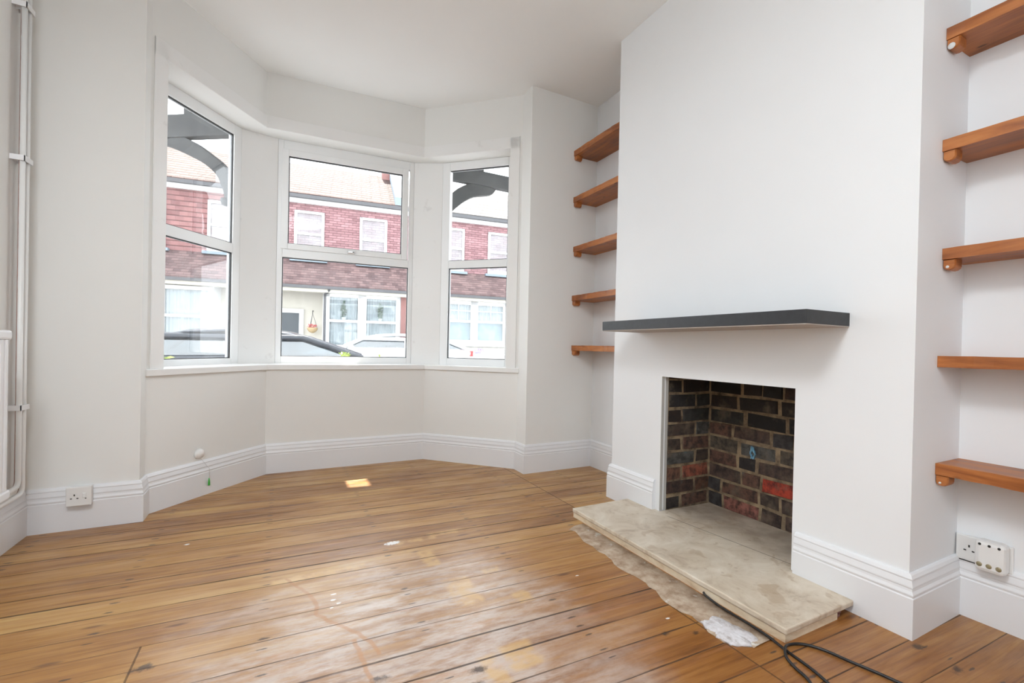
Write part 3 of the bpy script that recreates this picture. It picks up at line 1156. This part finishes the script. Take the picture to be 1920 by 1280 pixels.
left_lab = ['topmost wooden shelf in the alcove beside the bay window', 'second wooden shelf from the top in the alcove beside the bay', 'middle wooden shelf of five in the alcove beside the bay',
            'fourth wooden shelf from the top beside the bay, just above the mantel height', 'lowest wooden shelf in the alcove beside the bay, below the mantel height']
for z, xf, lab in zip((2.357, 2.013, 1.647, 1.283, .914), (.122, .126, .134, .131, .136), left_lab):
    alcove_shelf(-.0005, YC1 + .0005, xf, z, .0385, -.0005, -1, lab, 'shelves in the alcove beside the bay')
right_lab = ['topmost wooden shelf in the near right alcove, cut by the top corner', 'second wooden shelf from the top in the near right alcove', 'middle wooden shelf of five in the near right alcove',
             'fourth wooden shelf from the top in the near right alcove, seen edge on', 'lowest wooden shelf in the near right alcove, above the double socket']
for z, xf, lab, cl_, db in zip((1.978, 1.607, 1.251, .893, .535), (.156, .149, .168, .150, .156), right_lab, (1, 1, 1, 0, 1), (.011, 0, .005, 0, .004)):
    alcove_shelf(YC2 - .0005, -3.35, xf, z, .0375, YC2 - .0005, -1, lab, 'shelves in the near right alcove', cl_, False, db)
# wall that closes the near right alcove, out of view
struct('wall_alcove_end', boxmb(.0, XR, -3.47, -3.352, 0, H), M_WALL, origin=(.1, -3.4, 0))

# ------------------------------------------------------------------ sockets
def pin_holes(m, P, s, z):
    fr_box(m, P, s - .0022, s + .0022, -.001, .002, z + .006, z + .014)
    for k in (-1, 1):
        fr_box(m, P, s + k * .011 - .0035, s + k * .011 + .0035, -.001, .002, z - .0075, z - .0035)


t = thing('wall_socket', 'white single socket on the skirting left of the bay', 'socket', (-2.568, -.03, .118))
P = lambda s_, q, z: Vector((-2.612 + s_, -.055 + q, z))
s = MB(); fr_box(s, P, .0, .088, 0, .012, .119, .206); link('face_plate', s, M_WPLAST, t, bevel=.003)
s = MB(); fr_box(s, P, .002, .086, .012, .0345, .121, .204); link('back_box', s, M_WPLAST, t, bevel=.002)
s = MB(); pin_holes(s, P, .030, .160); link('pin_holes', s, M_HOLE, t)
s = MB(); fr_box(s, P, .058, .071, -.004, .001, .155, .178); sw = link('rocker_switch', s, M_WPLAST, t, bevel=.002)
s = MB(); fr_box(s, P, .067, .0715, -.0015, .001, .150, .154); link('switch_mark', s, M_HOLE, sw)

t = thing('double_socket', 'white double socket under the lowest shelf of the near right alcove', 'socket', (.32, -2.295, .186))
P = lambda s_, q, z: Vector((.3185 + q, -2.2215 - s_, z))
s = MB(); fr_box(s, P, .0, .146, 0, .0140, .190, .276); link('face_plate', s, M_WPLAST, t, bevel=.003)
s = MB(); pin_holes(s, P, .036, .232); link('pin_holes', s, M_HOLE, t)
s = MB(); fr_box(s, P, .004, .060, -.001, .003, .1885, .1915); link('shadow_gap', s, M_HOLE, t)
t = thing('plug_adaptor', 'white plug-in adaptor with three round buttons in the double socket', 'adaptor', (.285, -2.325, .19))
P = lambda s_, q, z: Vector((.268 + q, -2.2865 - s_, z))
s = MB(); fr_box(s, P, .0, .076, 0, .0495, .188, .288); link('adaptor_body', s, M_WPLAST, t, bevel=.012)
for k in range(3):
    s = MB(); s.lathe(P(.014 + k * .024, .001, .210), (-1, 0, 0), [(.0075, 0), (.0078, .001), (.007, .0022), (.001, .0026)], 16)
    link('round_button', s, M_GOLD, t)
    s = MB(); s.lathe(P(.014 + k * .024, .001, .276), (-1, 0, 0), [(.0042, 0), (.0042, .0012), (.001, .0014)], 12)
    link('indicator_hole', s, M_HOLE, t)

# white cord outlet with green tag on the left bay wall
dB = (V2(B1) - V2(BL)).normalized(); nB = V2((-dB.y, dB.x))
pk = V2((-2.168, .334))
pk = V2(BL) + dB * (pk - V2(BL)).dot(dB)
t = thing('cord_outlet', 'round white cord outlet with a green tag above the bay skirting', 'outlet', (pk.x, pk.y, .24))
s = MB()
s.lathe((pk.x - nB.x * .0, pk.y, .243), (-nB.x, -nB.y, 0), [(.029, .0005), (.029, .006), (.027, .014), (.018, .022), (.006, .025), (.0005, .0255)], 24)
link('round_cover', s, M_WPLAST, t)
q0 = pk - nB * .018
pe = V2(BL) + dB * ((V2((-2.139, .367)) - V2(BL)).dot(dB)) - nB * .030
s = MB()
s.tube([(q0.x, q0.y, .222), (q0.x * .7 + pe.x * .3, q0.y * .7 + pe.y * .3, .196), (pe.x, pe.y, .15), (pe.x, pe.y, .088)], .0011, 8)
link('thin_cord', s, M_WPLAST, t)
s = MB()
s.tube([(pe.x, pe.y, .093), (pe.x, pe.y, .075), (pe.x, pe.y, .053), (pe.x, pe.y, .0505)], [.0025, .0045, .006, .003], 8)
o = link('green_tag', s, M_TAG, t)
o['label'] = 'small bright green plastic tag'

# ------------------------------------------------------------------ radiator and pipes
t = thing('radiator', 'white ribbed panel radiator cut off by the left picture edge', 'radiator', (XL + .08, -1.0, .27))
y0, y1 = -1.62, -.427
s = MB()
n = int((y1 - y0 - .05) / .0335)
prof = [(XL + .062, y0), (XL + .100, y0 + .004)]
step = (y1 - y0 - .04) / n
for k in range(n):
    b = y0 + .02 + k * step
    prof += [(XL + .100, b), (XL + .110, b + step * .22), (XL + .110, b + step * .78), (XL + .100, b + step * .98)]
prof += [(XL + .100, y1 - .004), (XL + .062, y1)]
s.prism(prof, .312, .878)
link('front_panel', s, M_RAD, t, bevel=.002)
s = MB()
s.box(XL + .060, XL + .112, y0, y1, .878, .914)
link('top_edge', s, M_RAD, t, bevel=.008)
s = MB()
s.box(XL + .060, XL + .112, y0, y1, .274, .312)
link('bottom_edge', s, M_RAD, t, bevel=.008)
for yb in (y0 + .15, y1 - .15):
    link('wall_bracket', boxmb(XL + .0005, XL + .064, yb - .02, yb + .02, .40, .80), M_RAD, t)
s = MB()
s.lathe((XL + .085, y1, .288), (0, 1, 0), [(.012, -.005), (.012, .01), (.016, .012), (.016, .03), (.010, .034), (.010, .04)], 14)
link('valve', s, M_RAD, t)

t = thing('heating_pipe', 'pair of white painted heating pipes up the left corner', 'pipe', (XL + .03, -.13, .2))
for yy, zb in ((-.150, .252), (-.113, .214)):
    s = MB()
    path = [(XL + .034, yy, H + .0)]
    path += [(XL + .034, yy, zb + .03)]
    for a in range(15, 91, 15):
        path.append((XL + .034, yy - .03 * (1 - math.cos(math.radians(a))), zb + .03 - .03 * math.sin(math.radians(a))))
    path += [(XL + .034, -.385, zb)]
    if zb > .23:
        path += [(XL + .05, -.395, zb + .01), (XL + .085, -.392, zb + .03)]
    else:
        path += [(XL + .034, y1 - .6, zb)]
    s.tube(path, .0105, 14)
    link('pipe_run', s, M_PIPE, t)
for z in (2.275, 1.632, .578):
    s = MB()
    s.box(XL + .0005, XL + .048, -.166, -.162, z, z + .022)
    s.box(XL + .044, XL + .0485, -.166, -.095, z, z + .022)
    s.box(XL + .0005, XL + .048, -.099, -.095, z, z + .022)
    s.box(XL + .0005, XL + .044, -.133, -.130, z, z + .022)
    link('pipe_clip', s, M_RAD, t)

# ------------------------------------------------------------------ black cable on the floor
s = MB()
z = .0052
s.tube(smooth_path([(-.398, -1.752, .012), (-.409, -1.775, z + .007), (-.418, -1.847, z + .0055), (-.419, -1.964, z + .0055), (-.423, -2.03, z + .005), (-.429, -2.092, z), (-.441, -2.171, z), (-.456, -2.225, z), (-.50, -2.36, z),
                    (-.57, -2.47, z), (-.64, -2.46, z), (-.63, -2.36, z), (-.56, -2.27, z), (-.497, -2.203, z), (-.478, -2.150, z), (-.460, -2.112, z + .002), (-.433, -2.090, z + .0085), (-.396, -2.080, z + .002),
                    (-.354, -2.096, z), (-.325, -2.141, z), (-.307, -2.213, z), (-.290, -2.274, z), (-.276, -2.34, z), (-.25, -2.45, z)]), .0042, 10)
tag(link('power_cable', s, M_BLACK), 'thin black cable looped on the floorboards by the hearth corner', 'cable')

# ------------------------------------------------------------------ unseen fill lamp added behind the camera to brighten the room
t = thing('fill_lamp', 'round white fill lamp added unseen behind the viewpoint', 'lamp', (-2.28, -2.75, H))
s = MB()
s.lathe((-2.28, -2.75, H - .0005), (0, 0, -1), [(.34, .0), (.34, .03), (.44, .05), (.45, .11), (.435, .12)], 32)
link('lamp_body', s, M_OUTW, t)

# ------------------------------------------------------------------ outdoors: own garden, road, timber brackets, added sun-blocking canopy
GZ = -.28
struct('floor_street', boxmb(-25, 25, .95, 9.0, GZ - .1, GZ), M_ROAD, 'tarmac street outside', origin=(0, 5, GZ))
struct('floor_pavement', boxmb(-25, 25, 9.0, 16, GZ - .08, GZ + .06), M_PAVE, 'pale pavement across the street', origin=(0, 11, GZ))


def bracket(o, d, L0, L1, zb0, zb1, zfoot, inner, outer, label, stub_s, foot_s):
    o, d = V2(o), V2(d).normalized()
    n = Vector((-d.y, d.x))
    W = .07
    Q = lambda s_, w, z: Vector((o.x + d.x * s_ + n.x * w, o.y + d.y * s_ + n.y * w, z))
    t = thing('timber_bracket', label, 'bracket', Q(foot_s, 0, zfoot), 'carved timber brackets outside the bay')
    m = MB()
    a = Q(L0, -W / 2, zb0)
    m.obox(a, Q(L1, -W / 2, zb0) - a, Q(L0, W / 2, zb0) - a, Vector((0, 0, zb1 - zb0)))
    link('bracket_beam', m, M_TIMBER, t, bevel=.006)
    m = MB()
    inn = smooth_path([Vector((x, 0, z)) for x, z in inner], 5)
    outr = smooth_path([Vector((x, 0, z)) for x, z in outer], 5)
    rings = [[Q(p.x, -W / 2 + .012, p.z), Q(q.x, -W / 2 + .012, q.z), Q(q.x, W / 2 - .012, q.z), Q(p.x, W / 2 - .012, p.z)] for p, q in zip(inn, outr)]
    m.loft(rings, True, True)
    link('curved_brace', m, M_TIMBER, t, bevel=.006)
    m = MB()
    a = Q(stub_s, -.03, zb1)
    m.obox(a, Q(stub_s + .055, -.03, zb1) - a, Q(stub_s, .03, zb1) - a, Vector((0, 0, .22)))
    link('short_strut', m, M_TIMBER, t)
    m = MB()
    m.lathe(Q(foot_s + .03, 0, zfoot - .01), (0, 0, -1), [(.02, -.02), (.034, .0), (.036, .02), (.026, .045), (.004, .055)], 12)
    link('turned_finial', m, M_TIMBER, t)


bracket((-1.95, 1.0), (-.8, .58), .17, 1.3, 2.365, 2.53, 1.93,
        [(.160, 1.90), (.166, 2.00), (.190, 2.10), (.250, 2.178), (.341, 2.246), (.44, 2.315), (.555, 2.372), (.60, 2.39)],
        [(.212, 1.885), (.222, 1.95), (.243, 2.01), (.282, 2.085), (.360, 2.155), (.461, 2.212), (.66, 2.300), (.77, 2.330)], 'dark timber bracket outside the left bay window', .49, .19)
bracket((-.68, 1.07), (1, 0), .05, 1.5, 2.35, 2.478, 1.93,
        [(.100, 1.90), (.118, 2.02), (.150, 2.130), (.202, 2.217), (.265, 2.280), (.33, 2.325), (.397, 2.352), (.47, 2.365)],
        [(.158, 1.885), (.172, 1.96), (.214, 2.064), (.287, 2.142), (.355, 2.198), (.435, 2.243), (.583, 2.284), (.632, 2.336)], 'dark timber bracket outside the right bay window', .45, .12)

# unseen canopy added above the bay, notched to shape the floor sun patch
cn = MB()
zc = 3.0
cn.box(-3.4, -1.379, .3, 2.08, zc, zc + .05)
cn.box(-1.256, .9, .3, 2.08, zc, zc + .05)
cn.box(-1.379, -1.256, .3, 1.645, zc, zc + .05)
struct('sun_blocker', cn, M_TIMBER, 'unseen canopy added over the bay to block and shape the sun')

# ------------------------------------------------------------------ houses across the street
FA, FD, FN = V2((-1.3, 13.0)), V2((.9925, -.122)).normalized(), V2((-.122, -.9925)).normalized()
FP = lambda s_, o, z: Vector((FA.x + FD.x * s_ + FN.x * o, FA.y + FD.y * s_ + FN.y * o, z))


def fbox(m, s0, s1, o0, o1, z0, z1):
    a = FP(s0, o0, z0)
    m.obox(a, FP(s1, o0, z0) - a, FP(s0, o1, z0) - a, Vector((0, 0, z1 - z0)))


ROT = math.atan2(FD.y, FD.x)


def fpart(name, mb, mat, parent, bevel=0):
    """part whose object axes follow the street, so tile courses run along it"""
    o = link(name, mb, mat, parent, bevel=bevel)
    R = Matrix.Rotation(-ROT, 4, 'Z')
    o.data.transform(R)
    o.matrix_basis = R.inverted()
    return o


def fwin(house, s0, s1, z0, z1, off, tr=None, mull=(), muntin=False, back=M_ROOMDARK, curtain=None, fw_=.075):
    """sash window: frame > glass pane, curtain"""
    m = MB()
    fbox(m, s0, s0 + fw_, off - .02, off + .04, z0, z1)
    fbox(m, s1 - fw_, s1, off - .02, off + .04, z0, z1)
    fbox(m, s0, s1, off - .02, off + .05, z0 - .06, z0 + fw_)
    fbox(m, s0, s1, off - .02, off + .04, z1 - fw_, z1)
    if tr:
        fbox(m, s0 + fw_, s1 - fw_, off - .02, off + .03, tr - .035, tr + .035)
    for q in mull:
        fbox(m, q - .12, q + .12, off - .02, off + .04, z0, z1)
    if muntin:
        cuts = [s0] + list(mull) + [s1]
        for a, b in zip(cuts, cuts[1:]):
            c = (a + b) / 2
            fbox(m, c - .012, c + .012, off - .02, off + .02, tr, z1)
            fbox(m, a, b, off - .02, off + .02, (tr + z1) / 2 - .012, (tr + z1) / 2 + .012)
    f = fpart('window', m, M_OUTW, house)
    g = MB()
    fbox(g, s0 + fw_ * .5, s1 - fw_ * .5, off - .012, off - .008, z0, z1)
    r = MB()
    fbox(r, s0 + .02, s1 - .02, off - .20, off - .17, z0, z1)
    for mm, nm, mt in ((g, 'glass_pane', M_FGLASS), (r, 'room_backing', back)):
        o = link(nm, mm, mt, house)
        o.parent = f
        o.matrix_parent_inverse = f.matrix_basis.inverted()
    if curtain:
        c = MB()
        n = int((s1 - s0) / .04)
        top = []
        for i in range(n + 1):
            a = s0 + .03 + (s1 - s0 - .06) * i / n
            top.append((a, off - .10 + .012 * (1 if i % 2 else -1)))
        c.loft([[FP(a, q, curtain) for a, q in top], [FP(a, q, z1 - .02) for a, q in top]], False)
        o = link('net_curtain', c, M_CURT, house)
        o.parent = f
        o.matrix_parent_inverse = f.matrix_basis.inverted()
    return f


def house(label, s0, s1, wallm, roofm, ups, roof_off=0.):
    h = thing('terraced_house', label, 'house', FP((s0 + s1) / 2, 0, GZ), 'terraced houses across the street')
    m = MB(); fbox(m, s0, s1, -3, 0, 3.25, 5.15); fpart('upper_wall', m, wallm, h)
    m = MB(); fbox(m, s0, s1, -3, .02, GZ, 3.25); fpart('ground_floor_wall', m, M_CREAM, h)
    m = MB()
    ez, rz = 5.36, 7.22
    a = [FP(s0, .18, ez - .06), FP(s1, .18, ez - .06), FP(s1, -3, rz), FP(s0, -3, rz)]
    b = [v + Vector((0, 0, .07)) for v in a]
    m.add(a + b, [[3, 2, 1, 0], [4, 5, 6, 7], [0, 1, 5, 4], [1, 2, 6, 5], [2, 3, 7, 6], [3, 0, 4, 7]])
    fpart('roof', m, roofm, h)
    m = MB(); fbox(m, s0, s1, .0, .10, 5.10, 5.25); fpart('fascia_board', m, M_OUTW, h)
    m = MB(); fbox(m, s0, s1, .10, .22, 5.23, 5.33); fpart('roof_gutter', m, M_GUTTER, h)
    # lean-to canopy roof
    m = MB()
    a = [FP(s0, 1.02, 2.52), FP(s1, 1.02, 2.52), FP(s1, 0, 3.33), FP(s0, 0, 3.33)]
    b = [v + Vector((0, 0, .06)) for v in a]
    m.add(a + b, [[3, 2, 1, 0], [4, 5, 6, 7], [0, 1, 5, 4], [1, 2, 6, 5], [2, 3, 7, 6], [3, 0, 4, 7]])
    fpart('lean_to_roof', m, M_CANOPY, h)
    m = MB(); fbox(m, s0, s1, 1.0, 1.10, 2.45, 2.53); fpart('lean_to_gutter', m, M_GUTTER, h)
    m = MB(); fbox(m, s0, s1, .70, 1.0, 2.36, 2.50); fpart('lean_to_fascia', m, M_CREAM, h)
    for (a0, a1, zt) in ups:
        fwin(h, a0, a1, 3.47, zt, .02, 4.19, curtain=None, back=M_PALEBLUE)
        m = MB(); fbox(m, a0 - .1, a1 + .1, .0, .16, 3.34, 3.42); fpart('window_sill', m, M_LEAD, h)
    return h


hA = house('red tile-hung terraced house across the street, seen through the left window', -7.5, -1.55, M_HUNG, M_PANTILE, [(-4.2, -3.33, 4.88), (-2.35, -1.70, 4.88)])
hB = house('pink-red terraced house with tiled roof across the street, behind the centre window', -1.55, 2.9, M_REDBRICK, M_PANTILE, [(-.16, .66, 4.88), (1.68, 2.50, 4.88)])
hC = house('brick terraced house with pale slate roof, seen through the right window', 2.9, 9.0, M_REDBRICK, M_SLATE, [(4.18, 5.02, 4.88), (5.86, 6.72, 4.88)])
# party wall parapet with chimney
m = MB()
a = [FP(2.72, .20, 5.36), FP(3.02, .20, 5.36), FP(3.02, -3, 7.34), FP(2.72, -3, 7.34)]
b = [v + Vector((0, 0, .26)) for v in a]
m.add(a + b, [[3, 2, 1, 0], [4, 5, 6, 7], [0, 1, 5, 4], [1, 2, 6, 5], [2, 3, 7, 6], [3, 0, 4, 7]])
fpart('party_parapet', m, M_LEAD, hB)
m = MB(); fbox(m, 2.45, 2.95, -3.3, -2.6, 6.9, 7.75); fpart('chimney_stack', m, M_BRICKCH, hB)
# ground floor of the left house
m = MB(); fbox(m, -4.4, -2.0, .0, .78, GZ, .75); fpart('bay_wall', m, M_CREAM, hA)
fwin(hA, -4.4, -2.02, .78, 2.34, .78, 1.54, mull=(-3.2,), curtain=.9, back=M_CURT, fw_=.10)
for a in (-4.4, -2.1):
    m = MB(); fbox(m, a, a + .1, 0, .76, .75, 2.4); fpart('bay_cheek', m, M_OUTW, hA)
# centre house
m = MB(); fbox(m, -.95, .02, .0, .06, GZ, 1.78); dr_ = fpart('front_door', m, M_DOOR, hB)
m = MB(); fbox(m, .02, .14, .0, .12, GZ, 1.90); fbox(m, -1.07, -.95, 0, .12, GZ, 1.90); fbox(m, -.95, .02, 0, .12, 1.78, 1.90); fpart('door_frame', m, M_OUTW, hB)
m = MB(); fbox(m, .70, 2.90, .0, .76, GZ, .75); fpart('bay_wall', m, M_CREAM, hB)
fwin(hB, .78, 2.86, .75, 2.36, .78, 1.56, mull=(1.78,), curtain=.85, back=M_CURT, fw_=.10)
for a in (.70, 2.80):
    m = MB(); fbox(m, a, a + .1, 0, .76, .75, 2.4); fpart('bay_cheek', m, M_OUTW, hB)
m = MB(); fbox(m, 2.90, 3.14, .0, .80, GZ, 2.38); fpart('brick_pilaster', m, M_BRICKCH, hB)
m = MB(); m.tube(smooth_path([FP(.86, 1.02, 2.47), FP(.86, .98, 2.40), FP(.76, .86, 2.32), FP(.755, .86, 2.2), FP(.755, .86, 1.0), FP(.755, .86, GZ + .06)], 3), .035, 8); link('downpipe', m, M_GUTTER, hB)
# right house
m = MB(); fbox(m, 3.4, 6.36, .0, .78, GZ, .95); fpart('bay_wall', m, M_STONE, hC)
fwin(hC, 3.4, 6.34, .95, 2.38, .80, 1.70, mull=(4.18, 5.22), muntin=True, curtain=1.72, back=M_ROOMDARK, fw_=.14)
for a in (3.4, 6.26):
    m = MB(); fbox(m, a, a + .1, 0, .78, .95, 2.4); fpart('bay_cheek', m, M_OUTW, hC)

# potted sprays standing in the centre house's bay window, hanging basket, purple flowers
def leaf_ball(m, c, r, n, size, rnd_, squash=(1, 1, 1)):
    for _ in range(n):
        d = Vector((rnd_.gauss(0, 1), rnd_.gauss(0, 1), rnd_.gauss(0, 1))).normalized() * r * rnd_.uniform(.4, 1)
        p = Vector(c) + Vector((d.x * squash[0], d.y * squash[1], d.z * squash[2]))
        a = Vector((rnd_.gauss(0, 1), rnd_.gauss(0, 1), rnd_.gauss(0, 1))).normalized() * size
        b = a.cross(Vector((rnd_.gauss(0, 1), rnd_.gauss(0, 1), rnd_.gauss(0, 1)))).normalized() * size * .4
        m.add([p - a * .5, p + b * .5, p + a * .6, p - b * .5], [[0, 1, 2, 3]])


rl = random.Random(21)
for q, lab in ((1.27, 'tall green spray in the left pane of the opposite bay window'), (2.30, 'tall green spray in the right pane of the opposite bay window')):
    t = thing('potted_plant', lab, 'plant', FP(q, .70, 1.60), 'sprays in the opposite bay window')
    m = MB(); leaf_ball(m, FP(q, .70, 1.90), .28, 90, .12, rl, (.28, .2, 1)); link('foliage', m, M_DKLEAF, t)
    m = MB(); m.lathe(FP(q, .70, 1.60), (0, 0, 1), [(.05, 0), (.06, .06), (.05, .08)], 10); link('plant_pot', m, M_OUTW, t)
t = thing('hanging_basket', 'hanging basket of red flowers beside the dark front door', 'basket', FP(.40, .3, 1.2))
m = MB(); m.lathe(FP(.40, .3, 1.19), (0, 0, 1), [(.02, 0), (.09, .03), (.14, .10), (.15, .16)], 14); link('basket_bowl', m, M_BASKET, t)
m = MB(); leaf_ball(m, FP(.40, .3, 1.40), .15, 70, .06, rl, (1, 1, .45)); link('red_flowers', m, M_FLOWER, t)
m = MB()
for k in range(3):
    a = k * 2.1
    m.tube([FP(.40 + .13 * math.cos(a), .3 + .13 * math.sin(a), 1.35), FP(.40, .3, 1.78)], .006, 5)
m.tube([FP(.40, .3, 1.78), FP(.40, .3, 1.86), FP(.40, .02, 1.86)], .012, 6)
link('hanging_chain', m, M_GUTTER, t)
t = thing('garden_wall', 'low pale garden wall in front of the right-hand house', 'wall', FP(5.6, 1.6, GZ))
m = MB(); fbox(m, 3.6, 9, 1.9, 2.05, GZ + .06, .62); fpart('wall_course', m, M_STONE, t)
m = MB(); fbox(m, 3.6, 9, 1.87, 2.08, .62, .68); fpart('coping', m, M_OUTW, t)
m = MB(); leaf_ball(m, FP(5.1, 1.95, .74), .2, 120, .06, rl, (1, .5, .5))
tag(link('flower_clump', m, M_LILAC), 'clump of lilac flowers on the low pale garden wall', 'flowers')
m = MB(); leaf_ball(m, FP(6.0, 1.95, .76), .26, 140, .06, rl, (1, .5, .5))
tag(link('white_flower_bush', m, plain('white_blossom', (.75, .75, .70, 1), .8)), 'bush of pale blossom on the low garden wall, right of the lilac clump', 'flowers')

# shoots of a shrub in the own front garden, just showing over the sill
for c, lab, r in (((-1.235, 1.72, .775), 'yellow-green shoot at the foot of the centre pane', .055), ((-.915, 1.74, .752), 'small yellow-green leaf tip at the lower right of the centre pane', .045), ((-2.545, 1.45, .74), 'pale yellow shoot at the lower corner of the left window', .07)):
    t = thing('garden_shoot', lab, 'plant', (c[0], c[1], GZ), 'shoots over the window sill')
    m = MB(); leaf_ball(m, c, r, 26, .05, rl, (1, 1, .8)); link('leaves', m, M_LEAF, t)
    m = MB(); m.tube([(c[0], c[1], GZ), (c[0] + .02, c[1], .3), c], .006, 6); link('stem', m, M_DKLEAF, t)


# ------------------------------------------------------------------ cars
def car(label, x0, ycent, facing, paint, prof_lo, prof_hi, glass_pts, zg, wheel_xs, taillight=None, mirror=None):
    """x measured along the street; prof_hi: roof line (x, z); prof_lo: belt line"""
    D = Vector((FD.x, FD.y, 0)); N = Vector((FN.x, FN.y, 0))
    O = Vector((x0, ycent, 0))
    Q = lambda x, w, z: O + D * (x - x0) + N * w + Vector((0, 0, z))
    t = thing('car', label, 'car', Q(x0, 0, zg), 'cars parked in the street')
    # lower body
    m = MB(); m.smooth = True
    rings = []
    for x, zt, hw in prof_lo:
        zb = zg + .22
        rings.append([Q(x, -hw * .93, zb), Q(x, -hw, zb + (zt - zb) * .45), Q(x, -hw * .965, zt - .05), Q(x, -hw * .90, zt), Q(x, 0, zt + .025), Q(x, hw * .90, zt), Q(x, hw * .965, zt - .05), Q(x, hw, zb + (zt - zb) * .45), Q(x, hw * .93, zb)])
    m.loft(rings, True, True)
    b = link('car_body', m, paint, t)
    # roof and pillars
    m = MB(); m.smooth = True
    rings = []
    for x, zt, hw in prof_hi:
        rings.append([Q(x, -hw, zt - .055), Q(x, -hw * .93, zt - .015), Q(x, -hw * .5, zt + .012), Q(x, 0, zt + .02), Q(x, hw * .5, zt + .012), Q(x, hw * .93, zt - .015), Q(x, hw, zt - .055), Q(x, hw * .9, zt - .06), Q(x, 0, zt - .03), Q(x, -hw * .9, zt - .06)])
    m.loft(rings, True, True)
    link('car_roof', m, paint, t)
    # glass: windscreen, rear screen, sides
    (wb, wt), (rt, rbk) = glass_pts          # (x,z,hw) base/top front, top/base rear
    for nm, A, B_ in (('windscreen', wb, wt), ('rear_screen', rbk, rt)):
        m = MB()
        vs = [Q(A[0], -A[2], A[1]), Q(A[0], A[2], A[1]), Q(B_[0], B_[2], B_[1]), Q(B_[0], -B_[2], B_[1])]
        m.add(vs + [v - Vector((0, 0, .008)) for v in vs], [[0, 1, 2, 3], [7, 6, 5, 4]])
        link(nm, m, M_CGLASS, t)
    for sd in (-1, 1):
        m = MB()
        fx = [wb[0], wt[0], rt[0], rbk[0]]
        zz = [wb[1], wt[1] - .05, rt[1] - .05, rbk[1]]
        hw = [wb[2], wt[2], rt[2], rbk[2]]
        vs = [Q(x, sd * w * .985, z_) for x, z_, w in zip(fx, zz, hw)]
        m.add(vs + [v - N * sd * .006 for v in vs], [[0, 1, 2, 3], [7, 6, 5, 4]])
        g = link('side_glass', m, M_CGLASS, t)
        m = MB()
        xm = (wt[0] + rt[0]) / 2
        zt_, zb_ = wt[1] - .03, wb[1] - .02
        for xx in (xm,):
            m.add([Q(xx - .05, sd * wb[2] * 1.0, zb_), Q(xx + .05, sd * wb[2], zb_), Q(xx + .04, sd * wt[2] * 1.01, zt_), Q(xx - .04, sd * wt[2] * 1.01, zt_)] + [Q(xx - .05, sd * wb[2] * .96, zb_), Q(xx + .05, sd * wb[2] * .96, zb_), Q(xx + .04, sd * wt[2] * .97, zt_), Q(xx - .04, sd * wt[2] * .97, zt_)],
                  [[0, 1, 2, 3], [7, 6, 5, 4], [0, 4, 5, 1], [1, 5, 6, 2], [2, 6, 7, 3], [3, 7, 4, 0]])
        m.tube([Q(wb[0], sd * wb[2], wb[1]), Q(wt[0], sd * wt[2], wt[1] - .03), Q(rt[0], sd * rt[2], rt[1] - .03), Q(rbk[0], sd * rbk[2], rbk[1])], .052, 8)
        link('pillar', m, paint, t)
        m = MB()
        m.tube([Q(wb[0], sd * (wb[2] + .012), wb[1] - .005), Q(rbk[0], sd * (rbk[2] + .012), rbk[1] - .005)], .010, 6)
        link('chrome_strip', m, M_CHROME, t)
        for wx in wheel_xs:
            m = MB()
            m.lathe(Q(wx, sd * .70, zg + .31), N * sd, [(.29, 0), (.31, .03), (.31, .16), (.27, .18), (.18, .165), (.02, .17)], 24)
            link('wheel', m, M_TYRE, t)
        if mirror:
            m = MB(); m.smooth = True
            c = Q(mirror[0], sd * (wb[2] + .14), mirror[1])
            m.lathe(c - D * .07, D, [(.01, 0), (.055, .02), (.07, .07), (.06, .11), (.02, .13)], 12)
            link('wing_mirror', m, paint, t)
    # cabin
    for xs in (.32, .68):
        xq = wt[0] + (rt[0] - wt[0]) * xs
        for w in (-.36, .36):
            m = MB()
            m.obox(Q(xq - .06, w - .22, zg + .5), D * .12, N * .44, Vector((0, 0, wb[1] - zg - .5 + .08)))
            link('seat', m, M_CARIN, t, bevel=.03)
    if taillight:
        for sd in (-1, 1):
            m = MB()
            m.obox(Q(taillight[0], sd * .80 - .06, taillight[1]), D * .06, N * .13, Vector((0, 0, .14)))
            link('tail_light', m, M_RED, t)
    return t


car('black hatchback parked nearest, outside the left and centre windows', -1.9, 6.4, 1, M_CARDK,
    [(-3.72, .34, .62), (-3.62, .60, .78), (-3.3, .66, .84), (-2.2, .68, .86), (-1.0, .67, .86), (-.45, .63, .84), (.2, .54, .80), (.5, .42, .72), (.58, .25, .6)],
    [(-3.30, .985, .60), (-3.0, 1.055, .62), (-2.5, 1.10, .63), (-2.0, 1.105, .635), (-1.6, 1.06, .63), (-1.36, 1.00, .62)],
    (((-.44, .65, .78), (-1.36, 1.00, .61)), ((-3.28, .985, .59), (-3.62, .66, .72))), GZ, (-3.0, -.35))
car('white car parked on the far side behind the black hatchback', 1.0, 10.3, -1, M_CARWH,
    [(-1.50, .30, .62), (-1.40, .55, .74), (-1.0, .70, .80), (-.32, .78, .84), (.4, .79, .86), (1.8, .80, .86), (2.7, .78, .84), (2.95, .66, .78), (3.02, .3, .66)],
    [(.16, 1.06, .60), (.5, 1.14, .62), (1.0, 1.18, .63), (1.5, 1.17, .63), (2.0, 1.12, .62), (2.3, 1.06, .60)],
    (((-.32, .80, .78), (.16, 1.065, .60)), ((2.3, 1.06, .59), (2.85, .80, .74))), GZ, (-.75, 2.15), (2.93, .62), (-.12, .80))
